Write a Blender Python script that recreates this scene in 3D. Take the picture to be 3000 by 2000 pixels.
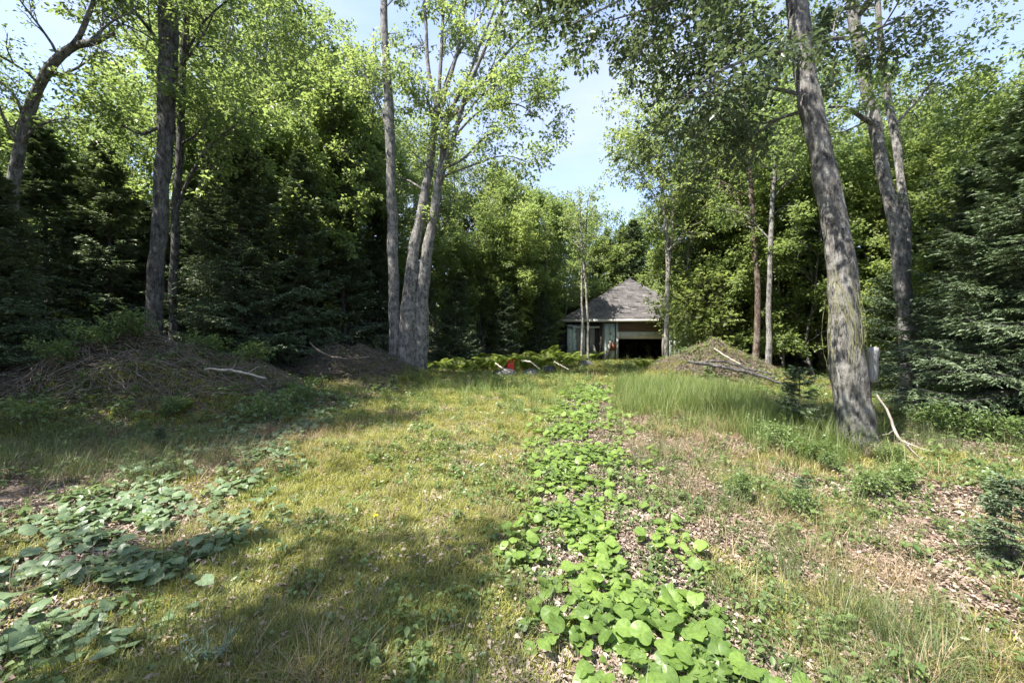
import bpy, math
import numpy as np
from mathutils import Vector

R_ = math.radians
scn = bpy.context.scene
for o in list(bpy.data.objects): bpy.data.objects.remove(o)
COL = scn.collection

# ------------------------------------------------------------------ camera
CAMZ = 1.6
cam_d = bpy.data.cameras.new('camera'); cam = bpy.data.objects.new('camera', cam_d); COL.objects.link(cam)
cam.location = (0, 0, CAMZ); cam.rotation_euler = (R_(90), 0, 0)
cam_d.lens = 14.0; cam_d.sensor_width = 36; cam_d.clip_start = 0.05; cam_d.clip_end = 1500
cam_d.shift_y = -0.0026
scn.camera = cam

# ------------------------------------------------------------------ light
SUN_EL, SUN_AZ = 57.0, -120.0        # azimuth clockwise from +Y (view direction): from the left, a little behind
sd = Vector((math.sin(R_(SUN_AZ))*math.cos(R_(SUN_EL)), math.cos(R_(SUN_AZ))*math.cos(R_(SUN_EL)), math.sin(R_(SUN_EL))))
ld = bpy.data.lights.new('sun', 'SUN'); ld.energy = 4.7; ld.angle = R_(0.5); ld.color = (1.0, 0.94, 0.84)
lo = bpy.data.objects.new('sun', ld); COL.objects.link(lo)
lo.rotation_euler = (-sd).to_track_quat('-Z', 'Y').to_euler()
w = bpy.data.worlds.new('World'); scn.world = w; w.use_nodes = True
wt = w.node_tree; wt.nodes.clear()
def wn(t, **k):
    n = wt.nodes.new(t)
    for a, b in k.items(): setattr(n, a, b)
    return n
sky = wn('ShaderNodeTexSky', sky_type='NISHITA'); sky.sun_disc = False
sky.sun_elevation = R_(SUN_EL); sky.sun_rotation = R_(SUN_AZ); sky.air_density = 1.0; sky.dust_density = 0.6; sky.ozone_density = 1.5
tc = wn('ShaderNodeTexCoord'); mp = wn('ShaderNodeMapping'); mp.inputs['Scale'].default_value = (1.0, 1.0, 2.2); mp.inputs['Location'].default_value = (0.3, 0.15, 0.1)
wt.links.new(tc.outputs['Generated'], mp.inputs['Vector'])
nz = wn('ShaderNodeTexNoise'); nz.inputs['Scale'].default_value = 2.2; nz.inputs['Detail'].default_value = 7; nz.inputs['Roughness'].default_value = 0.55
wt.links.new(mp.outputs['Vector'], nz.inputs['Vector'])
rp = wn('ShaderNodeValToRGB'); rp.color_ramp.elements[0].position = 0.40; rp.color_ramp.elements[1].position = 0.68
rp.color_ramp.elements[1].color = (0.85, 0.85, 0.85, 1); rp.color_ramp.elements[0].color = (0.25, 0.25, 0.25, 1)
wt.links.new(nz.outputs['Fac'], rp.inputs['Fac'])
mx = wn('ShaderNodeMixRGB'); mx.inputs[2].default_value = (2.3, 2.55, 3.5, 1)
wt.links.new(rp.outputs['Color'], mx.inputs[0]); wt.links.new(sky.outputs['Color'], mx.inputs[1])
bg = wn('ShaderNodeBackground'); bg.inputs['Strength'].default_value = 0.12
wo = wn('ShaderNodeOutputWorld')
wt.links.new(mx.outputs['Color'], bg.inputs['Color']); wt.links.new(bg.outputs['Background'], wo.inputs['Surface'])
scn.view_settings.view_transform = 'Standard'; scn.view_settings.look = 'None'
scn.view_settings.gamma = 1.0; scn.view_settings.use_curve_mapping = False
scn.view_settings.exposure = 1.8
scn.cycles.max_bounces = 7; scn.cycles.diffuse_bounces = 3; scn.cycles.transmission_bounces = 4; scn.cycles.glossy_bounces = 2
scn.cycles.use_denoising = True

# ------------------------------------------------------------------ maths helpers
FX = 915.0; U0, V0 = 1176.0, 790.0     # focal length, centre and horizon, measured on the photograph at 2352 px width
def W(u, v, Y): return np.array([(u-U0)/FX*Y, Y, CAMZ-(v-V0)/FX*Y])
def smooth(a, b, x):
    t = np.clip((x-a)/(b-a), 0, 1); return t*t*(3-2*t)
def _hash(ix, iy, s):
    n = np.sin(ix*127.1+iy*311.7+s*74.7)*43758.5453
    return n-np.floor(n)
def vnoise(x, y, s=0):
    x = np.asarray(x, float); y = np.asarray(y, float)
    ix, iy = np.floor(x), np.floor(y); fx, fy = x-ix, y-iy
    fx = fx*fx*(3-2*fx); fy = fy*fy*(3-2*fy)
    a = _hash(ix, iy, s); b = _hash(ix+1, iy, s); c = _hash(ix, iy+1, s); d = _hash(ix+1, iy+1, s)
    return (a*(1-fx)+b*fx)*(1-fy)+(c*(1-fx)+d*fx)*fy
def fbm(x, y, s=0, o=4):
    r = 0; a = 0.5; t = 0
    for k in range(o):
        r = r+a*vnoise(x*2**k, y*2**k, s+k*7); t += a; a *= 0.5
    return r/t
def norm(v): return v/np.maximum(np.linalg.norm(v, axis=-1, keepdims=True), 1e-9)

def Hg(x, y):
    x = np.asarray(x, float); y = np.asarray(y, float)
    z = 0.26*smooth(0, 26, y)
    z = z+(fbm(x*0.5, y*0.5, 3)-0.5)*0.22*smooth(0, 3, np.hypot(x, y))
    z = z+(fbm(x*2.6, y*2.6, 9, 3)-0.5)*0.07
    z = z+0.30*smooth(-4.5, -9.0, x-0.10*(y-6))*smooth(3, 8, y)+0.32*np.exp(-((x+4.0)**2/2.2+(y-14.2)**2/4))
    z = z+0.22*np.exp(-((x-3.9)**2/1.6+(y-7.6)**2/5))
    z = z-0.06*np.exp(-((x-stripx(y))**2)/0.35)*smooth(16, 8, y)
    z = z+1.2*smooth(60, 200, np.hypot(x, y))
    return z
def stripx(y):
    return np.interp(y, [0, 1.9, 2.9, 4.7, 7, 12, 22], [0.75, 0.82, 0.66, 0.86, 1.25, 2.5, 5.5])
MOUNDS = [(-8.3, 9.0, 1.15, 2.5, 1.7), (-5.4, 13.2, 0.85, 1.5, 1.1), (7.15, 14.2, 1.30, 1.55, 1.3)]
def Hm(x, y, m):
    cx, cy, a, sx, sy = m
    q = ((x-cx)/sx)**2+((y-cy)/sy)**2
    n = 1+0.7*(fbm(x*1.3, y*1.3, 21)-0.5)
    return a*np.exp(-q/1.5)*n*(0.8+0.4*fbm(x*2.6, y*2.6, 25))-0.08
def H(x, y):
    z = Hg(x, y)
    for m in MOUNDS: z = z+np.maximum(Hm(x, y, m), 0)
    return z

# ------------------------------------------------------------------ mesh helpers
def mesh(name, V, faces, mats, mi=None, rnd=None, cols=None, smooth_=False, luv=None):
    """faces: list of int arrays (M,3) or (M,4)"""
    faces = [np.asarray(f, np.int32) for f in faces if len(f)]
    me = bpy.data.meshes.new(name)
    V = np.asarray(V, np.float32)
    me.vertices.add(len(V)); me.vertices.foreach_set('co', V.ravel())
    tot = np.concatenate([np.full(len(f), f.shape[1], np.int32) for f in faces])
    loops = np.concatenate([f.ravel() for f in faces])
    me.loops.add(len(loops)); me.loops.foreach_set('vertex_index', loops)
    st = np.zeros(len(tot), np.int32); st[1:] = np.cumsum(tot)[:-1]
    me.polygons.add(len(tot)); me.polygons.foreach_set('loop_start', st); me.polygons.foreach_set('loop_total', tot)
    if mi is not None: me.polygons.foreach_set('material_index', np.asarray(mi, np.int32))
    if smooth_: me.polygons.foreach_set('use_smooth', np.ones(len(tot), bool))
    if rnd is not None:
        a = me.attributes.new('rnd', 'FLOAT', 'FACE'); a.data.foreach_set('value', np.asarray(rnd, np.float32))
    if cols is not None:
        a = me.attributes.new('zone', 'FLOAT_COLOR', 'POINT'); a.data.foreach_set('color', np.asarray(cols, np.float32).ravel())
    if luv is not None:
        a = me.attributes.new('luv', 'FLOAT_VECTOR', 'POINT'); a.data.foreach_set('vector', np.asarray(luv, np.float32).ravel())
    me.update(calc_edges=True); me.validate()
    for m in (mats if isinstance(mats, (list, tuple)) else [mats]): me.materials.append(m)
    return me
def obj(name, me, parent=None, loc=None, rot=None, scale=None):
    o = bpy.data.objects.new(name, me); COL.objects.link(o)
    if parent is not None: o.parent = parent
    if loc is not None: o.location = loc
    if rot is not None: o.rotation_euler = rot
    if scale is not None: o.scale = scale if hasattr(scale, '__len__') else (scale,)*3
    return o
def tag(o, label=None, cat=None, group=None, kind=None):
    if label: o['label'] = label
    if cat: o['category'] = cat
    if group: o['group'] = group
    if kind: o['kind'] = kind
    return o
def thing(name, loc, label, cat, group=None, rz=0, scale=1):
    o = bpy.data.objects.new(name, None); COL.objects.link(o); o.empty_display_size = 0.2
    o.location = loc; o.rotation_euler = (0, 0, rz); o.scale = (scale,)*3 if not hasattr(scale, '__len__') else scale
    return tag(o, label, cat, group)
class Geo:
    def __init__(s): s.V = []; s.F3 = []; s.F4 = []; s.r3 = []; s.r4 = []; s.m3 = []; s.m4 = []; s.n = 0
    def add(s, V, F, rnd=None, mi=0):
        V = np.asarray(V, float).reshape(-1, 3); F = np.asarray(F, int)
        if len(F) == 0: return
        rnd = np.zeros(len(F)) if rnd is None else np.broadcast_to(rnd, (len(F),))
        k = F.shape[1]
        (s.F3 if k == 3 else s.F4).append(F+s.n); (s.r3 if k == 3 else s.r4).append(rnd)
        (s.m3 if k == 3 else s.m4).append(np.full(len(F), mi)); s.V.append(V); s.n += len(V)
    def mesh(s, name, mats, smooth_=False, luv=None):
        fs = []; r = []; m = []
        if s.F3: fs.append(np.concatenate(s.F3)); r += s.r3; m += s.m3
        if s.F4: fs.append(np.concatenate(s.F4)); r += s.r4; m += s.m4
        return mesh(name, np.concatenate(s.V), fs, mats, np.concatenate(m), np.concatenate(r), None, smooth_, luv)
BOXF = np.array([[0,3,2,1],[4,5,6,7],[0,1,5,4],[1,2,6,5],[2,3,7,6],[3,0,4,7]])
def boxv(x0, x1, y0, y1, z0, z1):
    return np.array([[x0,y0,z0],[x1,y0,z0],[x1,y1,z0],[x0,y1,z0],[x0,y0,z1],[x1,y0,z1],[x1,y1,z1],[x0,y1,z1]], float)
def tubes(P, Rr, sides=5, rough=0.0, rng=None, cap=False):
    """P (n,K,3), Rr (n,K)"""
    P = np.asarray(P, float); Rr = np.asarray(Rr, float); n, K, _ = P.shape
    T = np.gradient(P, axis=1); T = norm(T)
    ref = np.where(np.abs(T[:, :1, 2:3]) > 0.8, np.array([[[1., 0, 0]]]), np.array([[[0, 0, 1.]]]))
    A = norm(np.cross(T, np.broadcast_to(ref, T.shape))); B = np.cross(T, A)
    th = np.arange(sides)/sides*2*np.pi
    rr = Rr[:, :, None]*np.ones((1, 1, sides))
    if rough: rr = rr*(1+rough*(rng.random(rr.shape)-0.5)*2)
    V = P[:, :, None, :]+rr[..., None]*(np.cos(th)[None, None, :, None]*A[:, :, None, :]+np.sin(th)[None, None, :, None]*B[:, :, None, :])
    idx = np.arange(n*K*sides).reshape(n, K, sides)
    a = idx[:, :-1, :]; b = idx[:, 1:, :]
    F = np.stack([a, np.roll(a, -1, 2), np.roll(b, -1, 2), b], -1).reshape(-1, 4)
    return V.reshape(-1, 3), F
def resample(P, Rr, K):
    P = np.asarray(P, float); d = np.r_[0, np.cumsum(np.linalg.norm(np.diff(P, axis=0), axis=1))]
    # smooth interpolation (Catmull-Rom like through cubic on arc length)
    t = np.linspace(0, d[-1], K); out = np.zeros((K, 3))
    m = np.gradient(P, d, axis=0) if len(P) > 2 else np.tile((P[1]-P[0])/d[-1], (2, 1))
    i = np.clip(np.searchsorted(d, t, side='right')-1, 0, len(d)-2); h = (d[i+1]-d[i]); s = (t-d[i])/h
    h00 = 2*s**3-3*s**2+1; h10 = s**3-2*s**2+s; h01 = -2*s**3+3*s**2; h11 = s**3-s**2
    out = h00[:, None]*P[i]+(h10*h)[:, None]*m[i]+h01[:, None]*P[i+1]+(h11*h)[:, None]*m[i+1]
    return out, np.interp(t, d, Rr)
def sprout(rng, P, Rr, n, t0, t1, length, ang, up=0.0, droop=0.0, K=5, wob=0.12, rk=0.55, jitter=0.25, flat=0.0):
    """children of every polyline in P; length = function(t) or number"""
    N, KK, _ = P.shape
    pi = np.repeat(np.arange(N), n); t = t0+(t1-t0)*((np.tile(np.arange(n), N)+rng.random(N*n))/n)
    f = t*(KK-1); i = np.clip(f.astype(int), 0, KK-2); s = (f-i)[:, None]
    pos = P[pi, i]*(1-s)+P[pi, i+1]*s; tan = norm(P[pi, i+1]-P[pi, i]); rad = Rr[pi, i]*(1-s[:, 0])+Rr[pi, i+1]*s[:, 0]
    rv = rng.normal(size=pos.shape); rv[:, 2] *= (1-flat); perp = norm(rv-(rv*tan).sum(1)[:, None]*tan)
    a = np.radians(ang)*(1+jitter*(rng.random(len(t))-0.5)*2)
    d = norm(np.cos(a)[:, None]*tan+np.sin(a)[:, None]*perp+np.array([0, 0, up]))
    L = (length(t) if callable(length) else np.full(len(t), length))*(0.65+0.7*rng.random(len(t)))
    Q = np.zeros((len(t), K, 3)); Q[:, 0] = pos; cur = d
    for k in range(1, K):
        Q[:, k] = Q[:, k-1]+cur*(L/(K-1))[:, None]
        cur = norm(cur+rng.normal(size=d.shape)*wob+np.array([0, 0, droop/(K-1)]))
    r0 = np.minimum(rad*rk, L*0.022+0.002)
    RR = r0[:, None]*np.linspace(1, 0.3, K)[None, :]
    return Q, RR, L
def leafquads(rng, C, D, Nn, L, Wd, fold=0.25):
    """folded rhombic leaf blades: base C, direction D, up normal Nn"""
    D = norm(D); S = norm(np.cross(D, Nn)); U = np.cross(S, D); L = L[:, None]; Wd = Wd[:, None]
    b = C; tip = C+D*L-U*L*0.12; l = C+D*L*0.45+S*Wd*0.5+U*Wd*fold; r = C+D*L*0.45-S*Wd*0.5+U*Wd*fold
    V = np.stack([b, l, tip, r], 1).reshape(-1, 3); i = np.arange(len(C))*4
    F = np.concatenate([np.stack([i, i+2, i+1], 1), np.stack([i, i+3, i+2], 1)])
    return V, F
def twigleaves(rng, Q, n, size, tiltz=0.55, spread=0.06, aspect=0.62):
    N, K, _ = Q.shape
    pi = np.repeat(np.arange(N), n); t = 0.15+0.9*rng.random(N*n); t = np.minimum(t, 1.0)
    f = t*(K-1); i = np.clip(f.astype(int), 0, K-2); s = (f-i)[:, None]
    pos = Q[pi, i]*(1-s)+Q[pi, i+1]*s; tan = norm(Q[pi, i+1]-Q[pi, i])
    D = norm(tan*0.8+rng.normal(size=pos.shape)*np.array([1, 1, 0.55])-np.array([0, 0, 0.25]))
    pos = pos+D*spread*rng.random((len(t), 1))*1.6+rng.normal(size=pos.shape)*spread*0.5
    Nn = norm(np.array([0, 0, 1.0])+rng.normal(size=pos.shape)*tiltz)
    L = size*(0.6+0.7*rng.random(len(t)))
    V, F = leafquads(rng, pos, D, Nn, L, L*aspect)
    r = rng.random(len(t)); cl = np.clip(rng.random(N)[pi]*0.5+r*0.5, 0, 1)
    return V, F, np.tile(cl, 2)

# ------------------------------------------------------------------ materials
def nt(name):
    m = bpy.data.materials.new(name); m.use_nodes = True; t = m.node_tree; t.nodes.clear(); return m, t
def N(t, ty, **k):
    n = t.nodes.new(ty)
    for a, b in k.items():
        if a.startswith('i_'): n.inputs[a[2:].replace('_', ' ')].default_value = b
        else: setattr(n, a, b)
    return n
def ramp(t, stops, src, interp='LINEAR'):
    r = t.nodes.new('ShaderNodeValToRGB'); e = r.color_ramp.elements; r.color_ramp.interpolation = interp
    while len(e) < len(stops): e.new(0.5)
    for k, (p, c) in enumerate(stops): e[k].position = p; e[k].color = (*c, 1) if len(c) == 3 else c
    t.links.new(src, r.inputs['Fac']); return r
def rndfac(t, ka=0.65, ko=0.35):
    a = N(t, 'ShaderNodeAttribute', attribute_name='rnd'); oi = N(t, 'ShaderNodeObjectInfo')
    m1 = N(t, 'ShaderNodeMath', operation='MULTIPLY'); m1.inputs[1].default_value = ka; t.links.new(a.outputs['Fac'], m1.inputs[0])
    m2 = N(t, 'ShaderNodeMath', operation='MULTIPLY_ADD'); m2.inputs[1].default_value = ko
    t.links.new(oi.outputs['Random'], m2.inputs[0]); t.links.new(m1.outputs[0], m2.inputs[2]); return m2.outputs[0]
def leaf_mat(name, c0, c1, c2, trans=0.42, rough=0.5, tcol=2.0, ka=0.65, ko=0.35, spec=0.5, tint=(1.0, 1.0, 0.8), vein=False):
    m, t = nt(name); f = rndfac(t, ka, ko); r = ramp(t, [(0.05, c0), (0.5, c1), (0.95, c2)], f)
    colr = r.outputs['Color']
    if vein:
        av = N(t, 'ShaderNodeAttribute', attribute_name='luv'); sp = N(t, 'ShaderNodeSeparateXYZ'); t.links.new(av.outputs['Vector'], sp.inputs[0])
        ax = N(t, 'ShaderNodeMath', operation='ADD'); ax.inputs[1].default_value = 0.12; t.links.new(sp.outputs['X'], ax.inputs[0])
        an = N(t, 'ShaderNodeMath', operation='ARCTAN2'); t.links.new(sp.outputs['Y'], an.inputs[0]); t.links.new(ax.outputs[0], an.inputs[1])
        mu_ = N(t, 'ShaderNodeMath', operation='MULTIPLY'); mu_.inputs[1].default_value = 4.5; t.links.new(an.outputs[0], mu_.inputs[0])
        si = N(t, 'ShaderNodeMath', operation='SINE'); t.links.new(mu_.outputs[0], si.inputs[0]); ab = N(t, 'ShaderNodeMath', operation='ABSOLUTE'); t.links.new(si.outputs[0], ab.inputs[0])
        rv = ramp(t, [(0.0, (1.45, 1.4, 1.3)), (0.16, (0.9, 0.9, 0.9)), (1.0, (1.06, 1.05, 1.0))], ab.outputs[0])
        nn = N(t, 'ShaderNodeTexNoise'); nn.inputs['Scale'].default_value = 5; nn.inputs['Detail'].default_value = 5; t.links.new(av.outputs['Vector'], nn.inputs['Vector'])
        rn = ramp(t, [(0.3, (0.72, 0.78, 0.8)), (0.55, (1, 1, 1)), (0.75, (1.3, 1.2, 0.9))], nn.outputs['Fac'])
        for q in (rv, rn):
            mm = N(t, 'ShaderNodeMixRGB', blend_type='MULTIPLY'); mm.inputs[0].default_value = 1; t.links.new(colr, mm.inputs[1]); t.links.new(q.outputs['Color'], mm.inputs[2]); colr = mm.outputs['Color']
    p = N(t, 'ShaderNodeBsdfPrincipled'); p.inputs['Roughness'].default_value = rough
    p.inputs['Specular IOR Level'].default_value = spec
    t.links.new(colr, p.inputs['Base Color'])
    tr = N(t, 'ShaderNodeBsdfTranslucent'); mu = N(t, 'ShaderNodeMixRGB', blend_type='MULTIPLY'); mu.inputs[0].default_value = 1
    mu.inputs[2].default_value = (tcol*tint[0], tcol*tint[1], tcol*tint[2], 1)
    t.links.new(colr, mu.inputs[1]); t.links.new(mu.outputs['Color'], tr.inputs['Color'])
    mx = N(t, 'ShaderNodeMixShader'); mx.inputs[0].default_value = trans
    t.links.new(p.outputs[0], mx.inputs[1]); t.links.new(tr.outputs[0], mx.inputs[2])
    o = N(t, 'ShaderNodeOutputMaterial'); t.links.new(mx.outputs[0], o.inputs['Surface']); return m
def bark_mat(name, dark, mid, light, scale=9, lichen=(0.42, 0.42, 0.38), lich=0.5, moss=0.0):
    m, t = nt(name); tc = N(t, 'ShaderNodeTexCoord'); mp = N(t, 'ShaderNodeMapping'); mp.inputs['Scale'].default_value = (1, 1, 0.28)
    t.links.new(tc.outputs['Object'], mp.inputs['Vector'])
    n1 = N(t, 'ShaderNodeTexNoise'); n1.inputs['Scale'].default_value = scale*1.3; n1.inputs['Detail'].default_value = 9; n1.inputs['Roughness'].default_value = 0.75
    n1.inputs['Distortion'].default_value = 0.6
    t.links.new(mp.outputs['Vector'], n1.inputs['Vector'])
    vo = N(t, 'ShaderNodeTexVoronoi', feature='DISTANCE_TO_EDGE'); vo.inputs['Scale'].default_value = scale*2.2; dv = N(t, 'ShaderNodeVectorMath', operation='MULTIPLY_ADD'); dv.inputs[1].default_value = (0.25, 0.25, 0.25)
    t.links.new(n1.outputs['Color'], dv.inputs[0]); t.links.new(mp.outputs['Vector'], dv.inputs[2]); t.links.new(dv.outputs[0], vo.inputs['Vector'])
    r = ramp(t, [(0.40, dark), (0.5, mid), (0.60, light)], n1.outputs['Fac'])
    n2 = N(t, 'ShaderNodeTexNoise'); n2.inputs['Scale'].default_value = 5.5; n2.inputs['Detail'].default_value = 9; n2.inputs['Roughness'].default_value = 0.8
    t.links.new(tc.outputs['Object'], n2.inputs['Vector'])
    r2 = ramp(t, [(0.48, (0, 0, 0)), (0.58, (lich,)*3)], n2.outputs['Fac'])
    mx = N(t, 'ShaderNodeMixRGB'); mx.inputs[2].default_value = (*lichen, 1)
    t.links.new(r2.outputs['Color'], mx.inputs[0]); t.links.new(r.outputs['Color'], mx.inputs[1])
    col = mx.outputs['Color']
    rc = ramp(t, [(0.0, (0.45,)*3), (0.22, (1, 1, 1))], vo.outputs['Distance'])
    mc = N(t, 'ShaderNodeMixRGB', blend_type='MULTIPLY'); mc.inputs[0].default_value = 0.6
    t.links.new(col, mc.inputs[1]); t.links.new(rc.outputs['Color'], mc.inputs[2]); col = mc.outputs['Color']
    if moss:
        sp = N(t, 'ShaderNodeSeparateXYZ'); t.links.new(tc.outputs['Object'], sp.inputs[0])
        hr = ramp(t, [(0.0, (1, 1, 1)), (1.0, (0, 0, 0))], sp.outputs['Z'])
        n3 = N(t, 'ShaderNodeTexNoise'); n3.inputs['Scale'].default_value = 6; n3.inputs['Detail'].default_value = 5; t.links.new(tc.outputs['Object'], n3.inputs['Vector'])
        r3 = ramp(t, [(0.45, (0, 0, 0)), (0.6, (1, 1, 1))], n3.outputs['Fac'])
        mm = N(t, 'ShaderNodeMixRGB', blend_type='MULTIPLY'); mm.inputs[0].default_value = 1
        t.links.new(hr.outputs['Color'], mm.inputs[1]); t.links.new(r3.outputs['Color'], mm.inputs[2])
        m4 = N(t, 'ShaderNodeMixRGB'); m4.inputs[2].default_value = (0.10, 0.13, 0.035, 1)
        mf = N(t, 'ShaderNodeMath', operation='MULTIPLY'); mf.inputs[1].default_value = moss; t.links.new(mm.outputs['Color'], mf.inputs[0])
        t.links.new(mf.outputs[0], m4.inputs[0]); t.links.new(col, m4.inputs[1]); col = m4.outputs['Color']
    n5 = N(t, 'ShaderNodeTexNoise'); n5.inputs['Scale'].default_value = 5.0; n5.inputs['Detail'].default_value = 4; t.links.new(tc.outputs['Object'], n5.inputs['Vector'])
    r5 = ramp(t, [(0.38, (0.72,)*3), (0.62, (1.12,)*3)], n5.outputs['Fac'])
    m5 = N(t, 'ShaderNodeMixRGB', blend_type='MULTIPLY'); m5.inputs[0].default_value = 1; t.links.new(col, m5.inputs[1]); t.links.new(r5.outputs['Color'], m5.inputs[2]); col = m5.outputs['Color']
    p = N(t, 'ShaderNodeBsdfPrincipled'); p.inputs['Roughness'].default_value = 0.9; p.inputs['Specular IOR Level'].default_value = 0.2
    t.links.new(col, p.inputs['Base Color'])
    ad = N(t, 'ShaderNodeMath', operation='ADD'); t.links.new(n1.outputs['Fac'], ad.inputs[0]); t.links.new(rc.outputs['Color'], ad.inputs[1])
    b = N(t, 'ShaderNodeBump'); b.inputs['Strength'].default_value = 0.9; b.inputs['Distance'].default_value = 0.025; t.links.new(ad.outputs[0], b.inputs['Height'])
    t.links.new(b.outputs['Normal'], p.inputs['Normal'])
    o = N(t, 'ShaderNodeOutputMaterial'); t.links.new(p.outputs[0], o.inputs['Surface']); return m
def plain_mat(name, c0, c1, scale=6, rough=0.8, stretch=(1, 1, 1), bump=0.2, metal=0.0, dirt=None, spec=0.3, varobj=0.0):
    m, t = nt(name); tc = N(t, 'ShaderNodeTexCoord'); mp = N(t, 'ShaderNodeMapping'); mp.inputs['Scale'].default_value = stretch
    t.links.new(tc.outputs['Object'], mp.inputs['Vector'])
    n1 = N(t, 'ShaderNodeTexNoise'); n1.inputs['Scale'].default_value = scale; n1.inputs['Detail'].default_value = 8; n1.inputs['Roughness'].default_value = 0.65
    t.links.new(mp.outputs['Vector'], n1.inputs['Vector'])
    fac = n1.outputs['Fac']
    if varobj:
        oi = N(t, 'ShaderNodeObjectInfo'); ma = N(t, 'ShaderNodeMath', operation='MULTIPLY_ADD'); ma.inputs[1].default_value = varobj
        t.links.new(oi.outputs['Random'], ma.inputs[0]); t.links.new(fac, ma.inputs[2]); fac = ma.outputs[0]
    r = ramp(t, [(0.35, c0), (0.65+varobj*0.6, c1)], fac); col = r.outputs['Color']
    if dirt:
        n2 = N(t, 'ShaderNodeTexNoise'); n2.inputs['Scale'].default_value = dirt[1]; n2.inputs['Detail'].default_value = 7; n2.inputs['Roughness'].default_value = 0.7
        t.links.new(tc.outputs['Object'], n2.inputs['Vector'])
        r2 = ramp(t, [(dirt[2], (0, 0, 0)), (dirt[2]+0.1, (1, 1, 1))], n2.outputs['Fac'])
        mx = N(t, 'ShaderNodeMixRGB'); mx.inputs[2].default_value = (*dirt[0], 1); t.links.new(r2.outputs['Color'], mx.inputs[0]); t.links.new(col, mx.inputs[1]); col = mx.outputs['Color']
    p = N(t, 'ShaderNodeBsdfPrincipled'); p.inputs['Roughness'].default_value = rough; p.inputs['Metallic'].default_value = metal; p.inputs['Specular IOR Level'].default_value = spec
    t.links.new(col, p.inputs['Base Color'])
    if bump:
        b = N(t, 'ShaderNodeBump'); b.inputs['Strength'].default_value = bump; b.inputs['Distance'].default_value = 0.02; t.links.new(n1.outputs['Fac'], b.inputs['Height']); t.links.new(b.outputs['Normal'], p.inputs['Normal'])
    o = N(t, 'ShaderNodeOutputMaterial'); t.links.new(p.outputs[0], o.inputs['Surface']); return m

M = {}
M['maple'] = leaf_mat('maple_leaf', (0.074, 0.108, 0.038), (0.120, 0.160, 0.052), (0.180, 0.215, 0.070), 0.52, 0.42, 2.2)
M['birch'] = leaf_mat('birch_leaf', (0.090, 0.132, 0.048), (0.150, 0.195, 0.066), (0.23, 0.27, 0.095), 0.52, 0.42, 2.2)
M['shade_toned_leaf'] = leaf_mat('shade_toned_overhead_leaf', (0.040, 0.062, 0.032), (0.065, 0.092, 0.045), (0.11, 0.14, 0.065), 0.38, 0.38, 1.8)  # leaf colour darkened to stand for backlit, shaded foliage overhead
M['shrub'] = leaf_mat('shrub_leaf', (0.075, 0.125, 0.042), (0.120, 0.18, 0.060), (0.21, 0.27, 0.10), 0.40, 0.38, 1.8)
M['spruce'] = leaf_mat('spruce_needle', (0.070, 0.105, 0.060), (0.100, 0.145, 0.075), (0.150, 0.195, 0.100), 0.15, 0.5, 1.3, tint=(1, 1, 0.6))
M['fern'] = leaf_mat('fern_frond', (0.11, 0.155, 0.032), (0.16, 0.205, 0.04), (0.22, 0.26, 0.055), 0.45, 0.5, 2.0)
M['coltsfoot'] = leaf_mat('coltsfoot_leaf', (0.110, 0.180, 0.045), (0.170, 0.260, 0.060), (0.26, 0.36, 0.09), 0.38, 0.42, 1.7, 0.5, 0.5, vein=True)
M['coltsfoot_pale'] = leaf_mat('coltsfoot_leaf_pale', (0.120, 0.180, 0.095), (0.185, 0.255, 0.140), (0.28, 0.36, 0.22), 0.30, 0.40, 1.5, 0.5, 0.5, spec=0.6, vein=True)
M['grass'] = leaf_mat('grass_blade', (0.120, 0.150, 0.045), (0.26, 0.265, 0.065), (0.46, 0.42, 0.13), 0.40, 0.5, 1.6, 0.5, 0.5)
M['tallgrass'] = leaf_mat('tall_grass_blade', (0.095, 0.150, 0.040), (0.150, 0.205, 0.055), (0.27, 0.28, 0.11), 0.42, 0.5, 1.7, 0.5, 0.5)
M['drygrass'] = leaf_mat('dry_grass_blade', (0.20, 0.140, 0.085), (0.28, 0.21, 0.12), (0.40, 0.33, 0.19), 0.3, 0.6, 1.2, 0.5, 0.5, tint=(1, 0.9, 0.7))
M['rush'] = leaf_mat('rush_blade', (0.070, 0.100, 0.038), (0.105, 0.14, 0.05), (0.19, 0.20, 0.08), 0.3, 0.5, 1.5, 0.5, 0.5)
M['litter'] = leaf_mat('dead_leaf', (0.11, 0.080, 0.062), (0.25, 0.19, 0.155), (0.46, 0.39, 0.33), 0.12, 0.7, 1.0, 0.5, 0.5, 0.25, tint=(1, 0.8, 0.6))
M['silver'] = leaf_mat('silver_leaf', (0.13, 0.19, 0.13), (0.19, 0.26, 0.19), (0.26, 0.33, 0.26), 0.25, 0.6, 1.2, tint=(1, 1, 0.8))
M['petal'] = plain_mat('yellow_petal', (0.85, 0.62, 0.02), (0.9, 0.7, 0.03), bump=0)
M['bark'] = bark_mat('grey_bark', (0.075, 0.070, 0.068), (0.25, 0.235, 0.225), (0.43, 0.41, 0.39), 12, lichen=(0.50, 0.49, 0.46), lich=0.7)
M['bark_moss'] = bark_mat('grey_mossy_bark', (0.075, 0.068, 0.064), (0.27, 0.255, 0.24), (0.48, 0.46, 0.43), 15, lich=0.75, lichen=(0.52, 0.51, 0.48), moss=0.75)
M['bark_pale'] = bark_mat('pale_birch_bark', (0.12, 0.10, 0.085), (0.36, 0.33, 0.29), (0.58, 0.55, 0.5), 7, lich=0.5, lichen=(0.6, 0.58, 0.52))
M['bark_dark'] = bark_mat('dark_bark', (0.050, 0.046, 0.045), (0.14, 0.13, 0.128), (0.27, 0.255, 0.25), 11, lich=0.4, lichen=(0.30, 0.31, 0.28))
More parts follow.
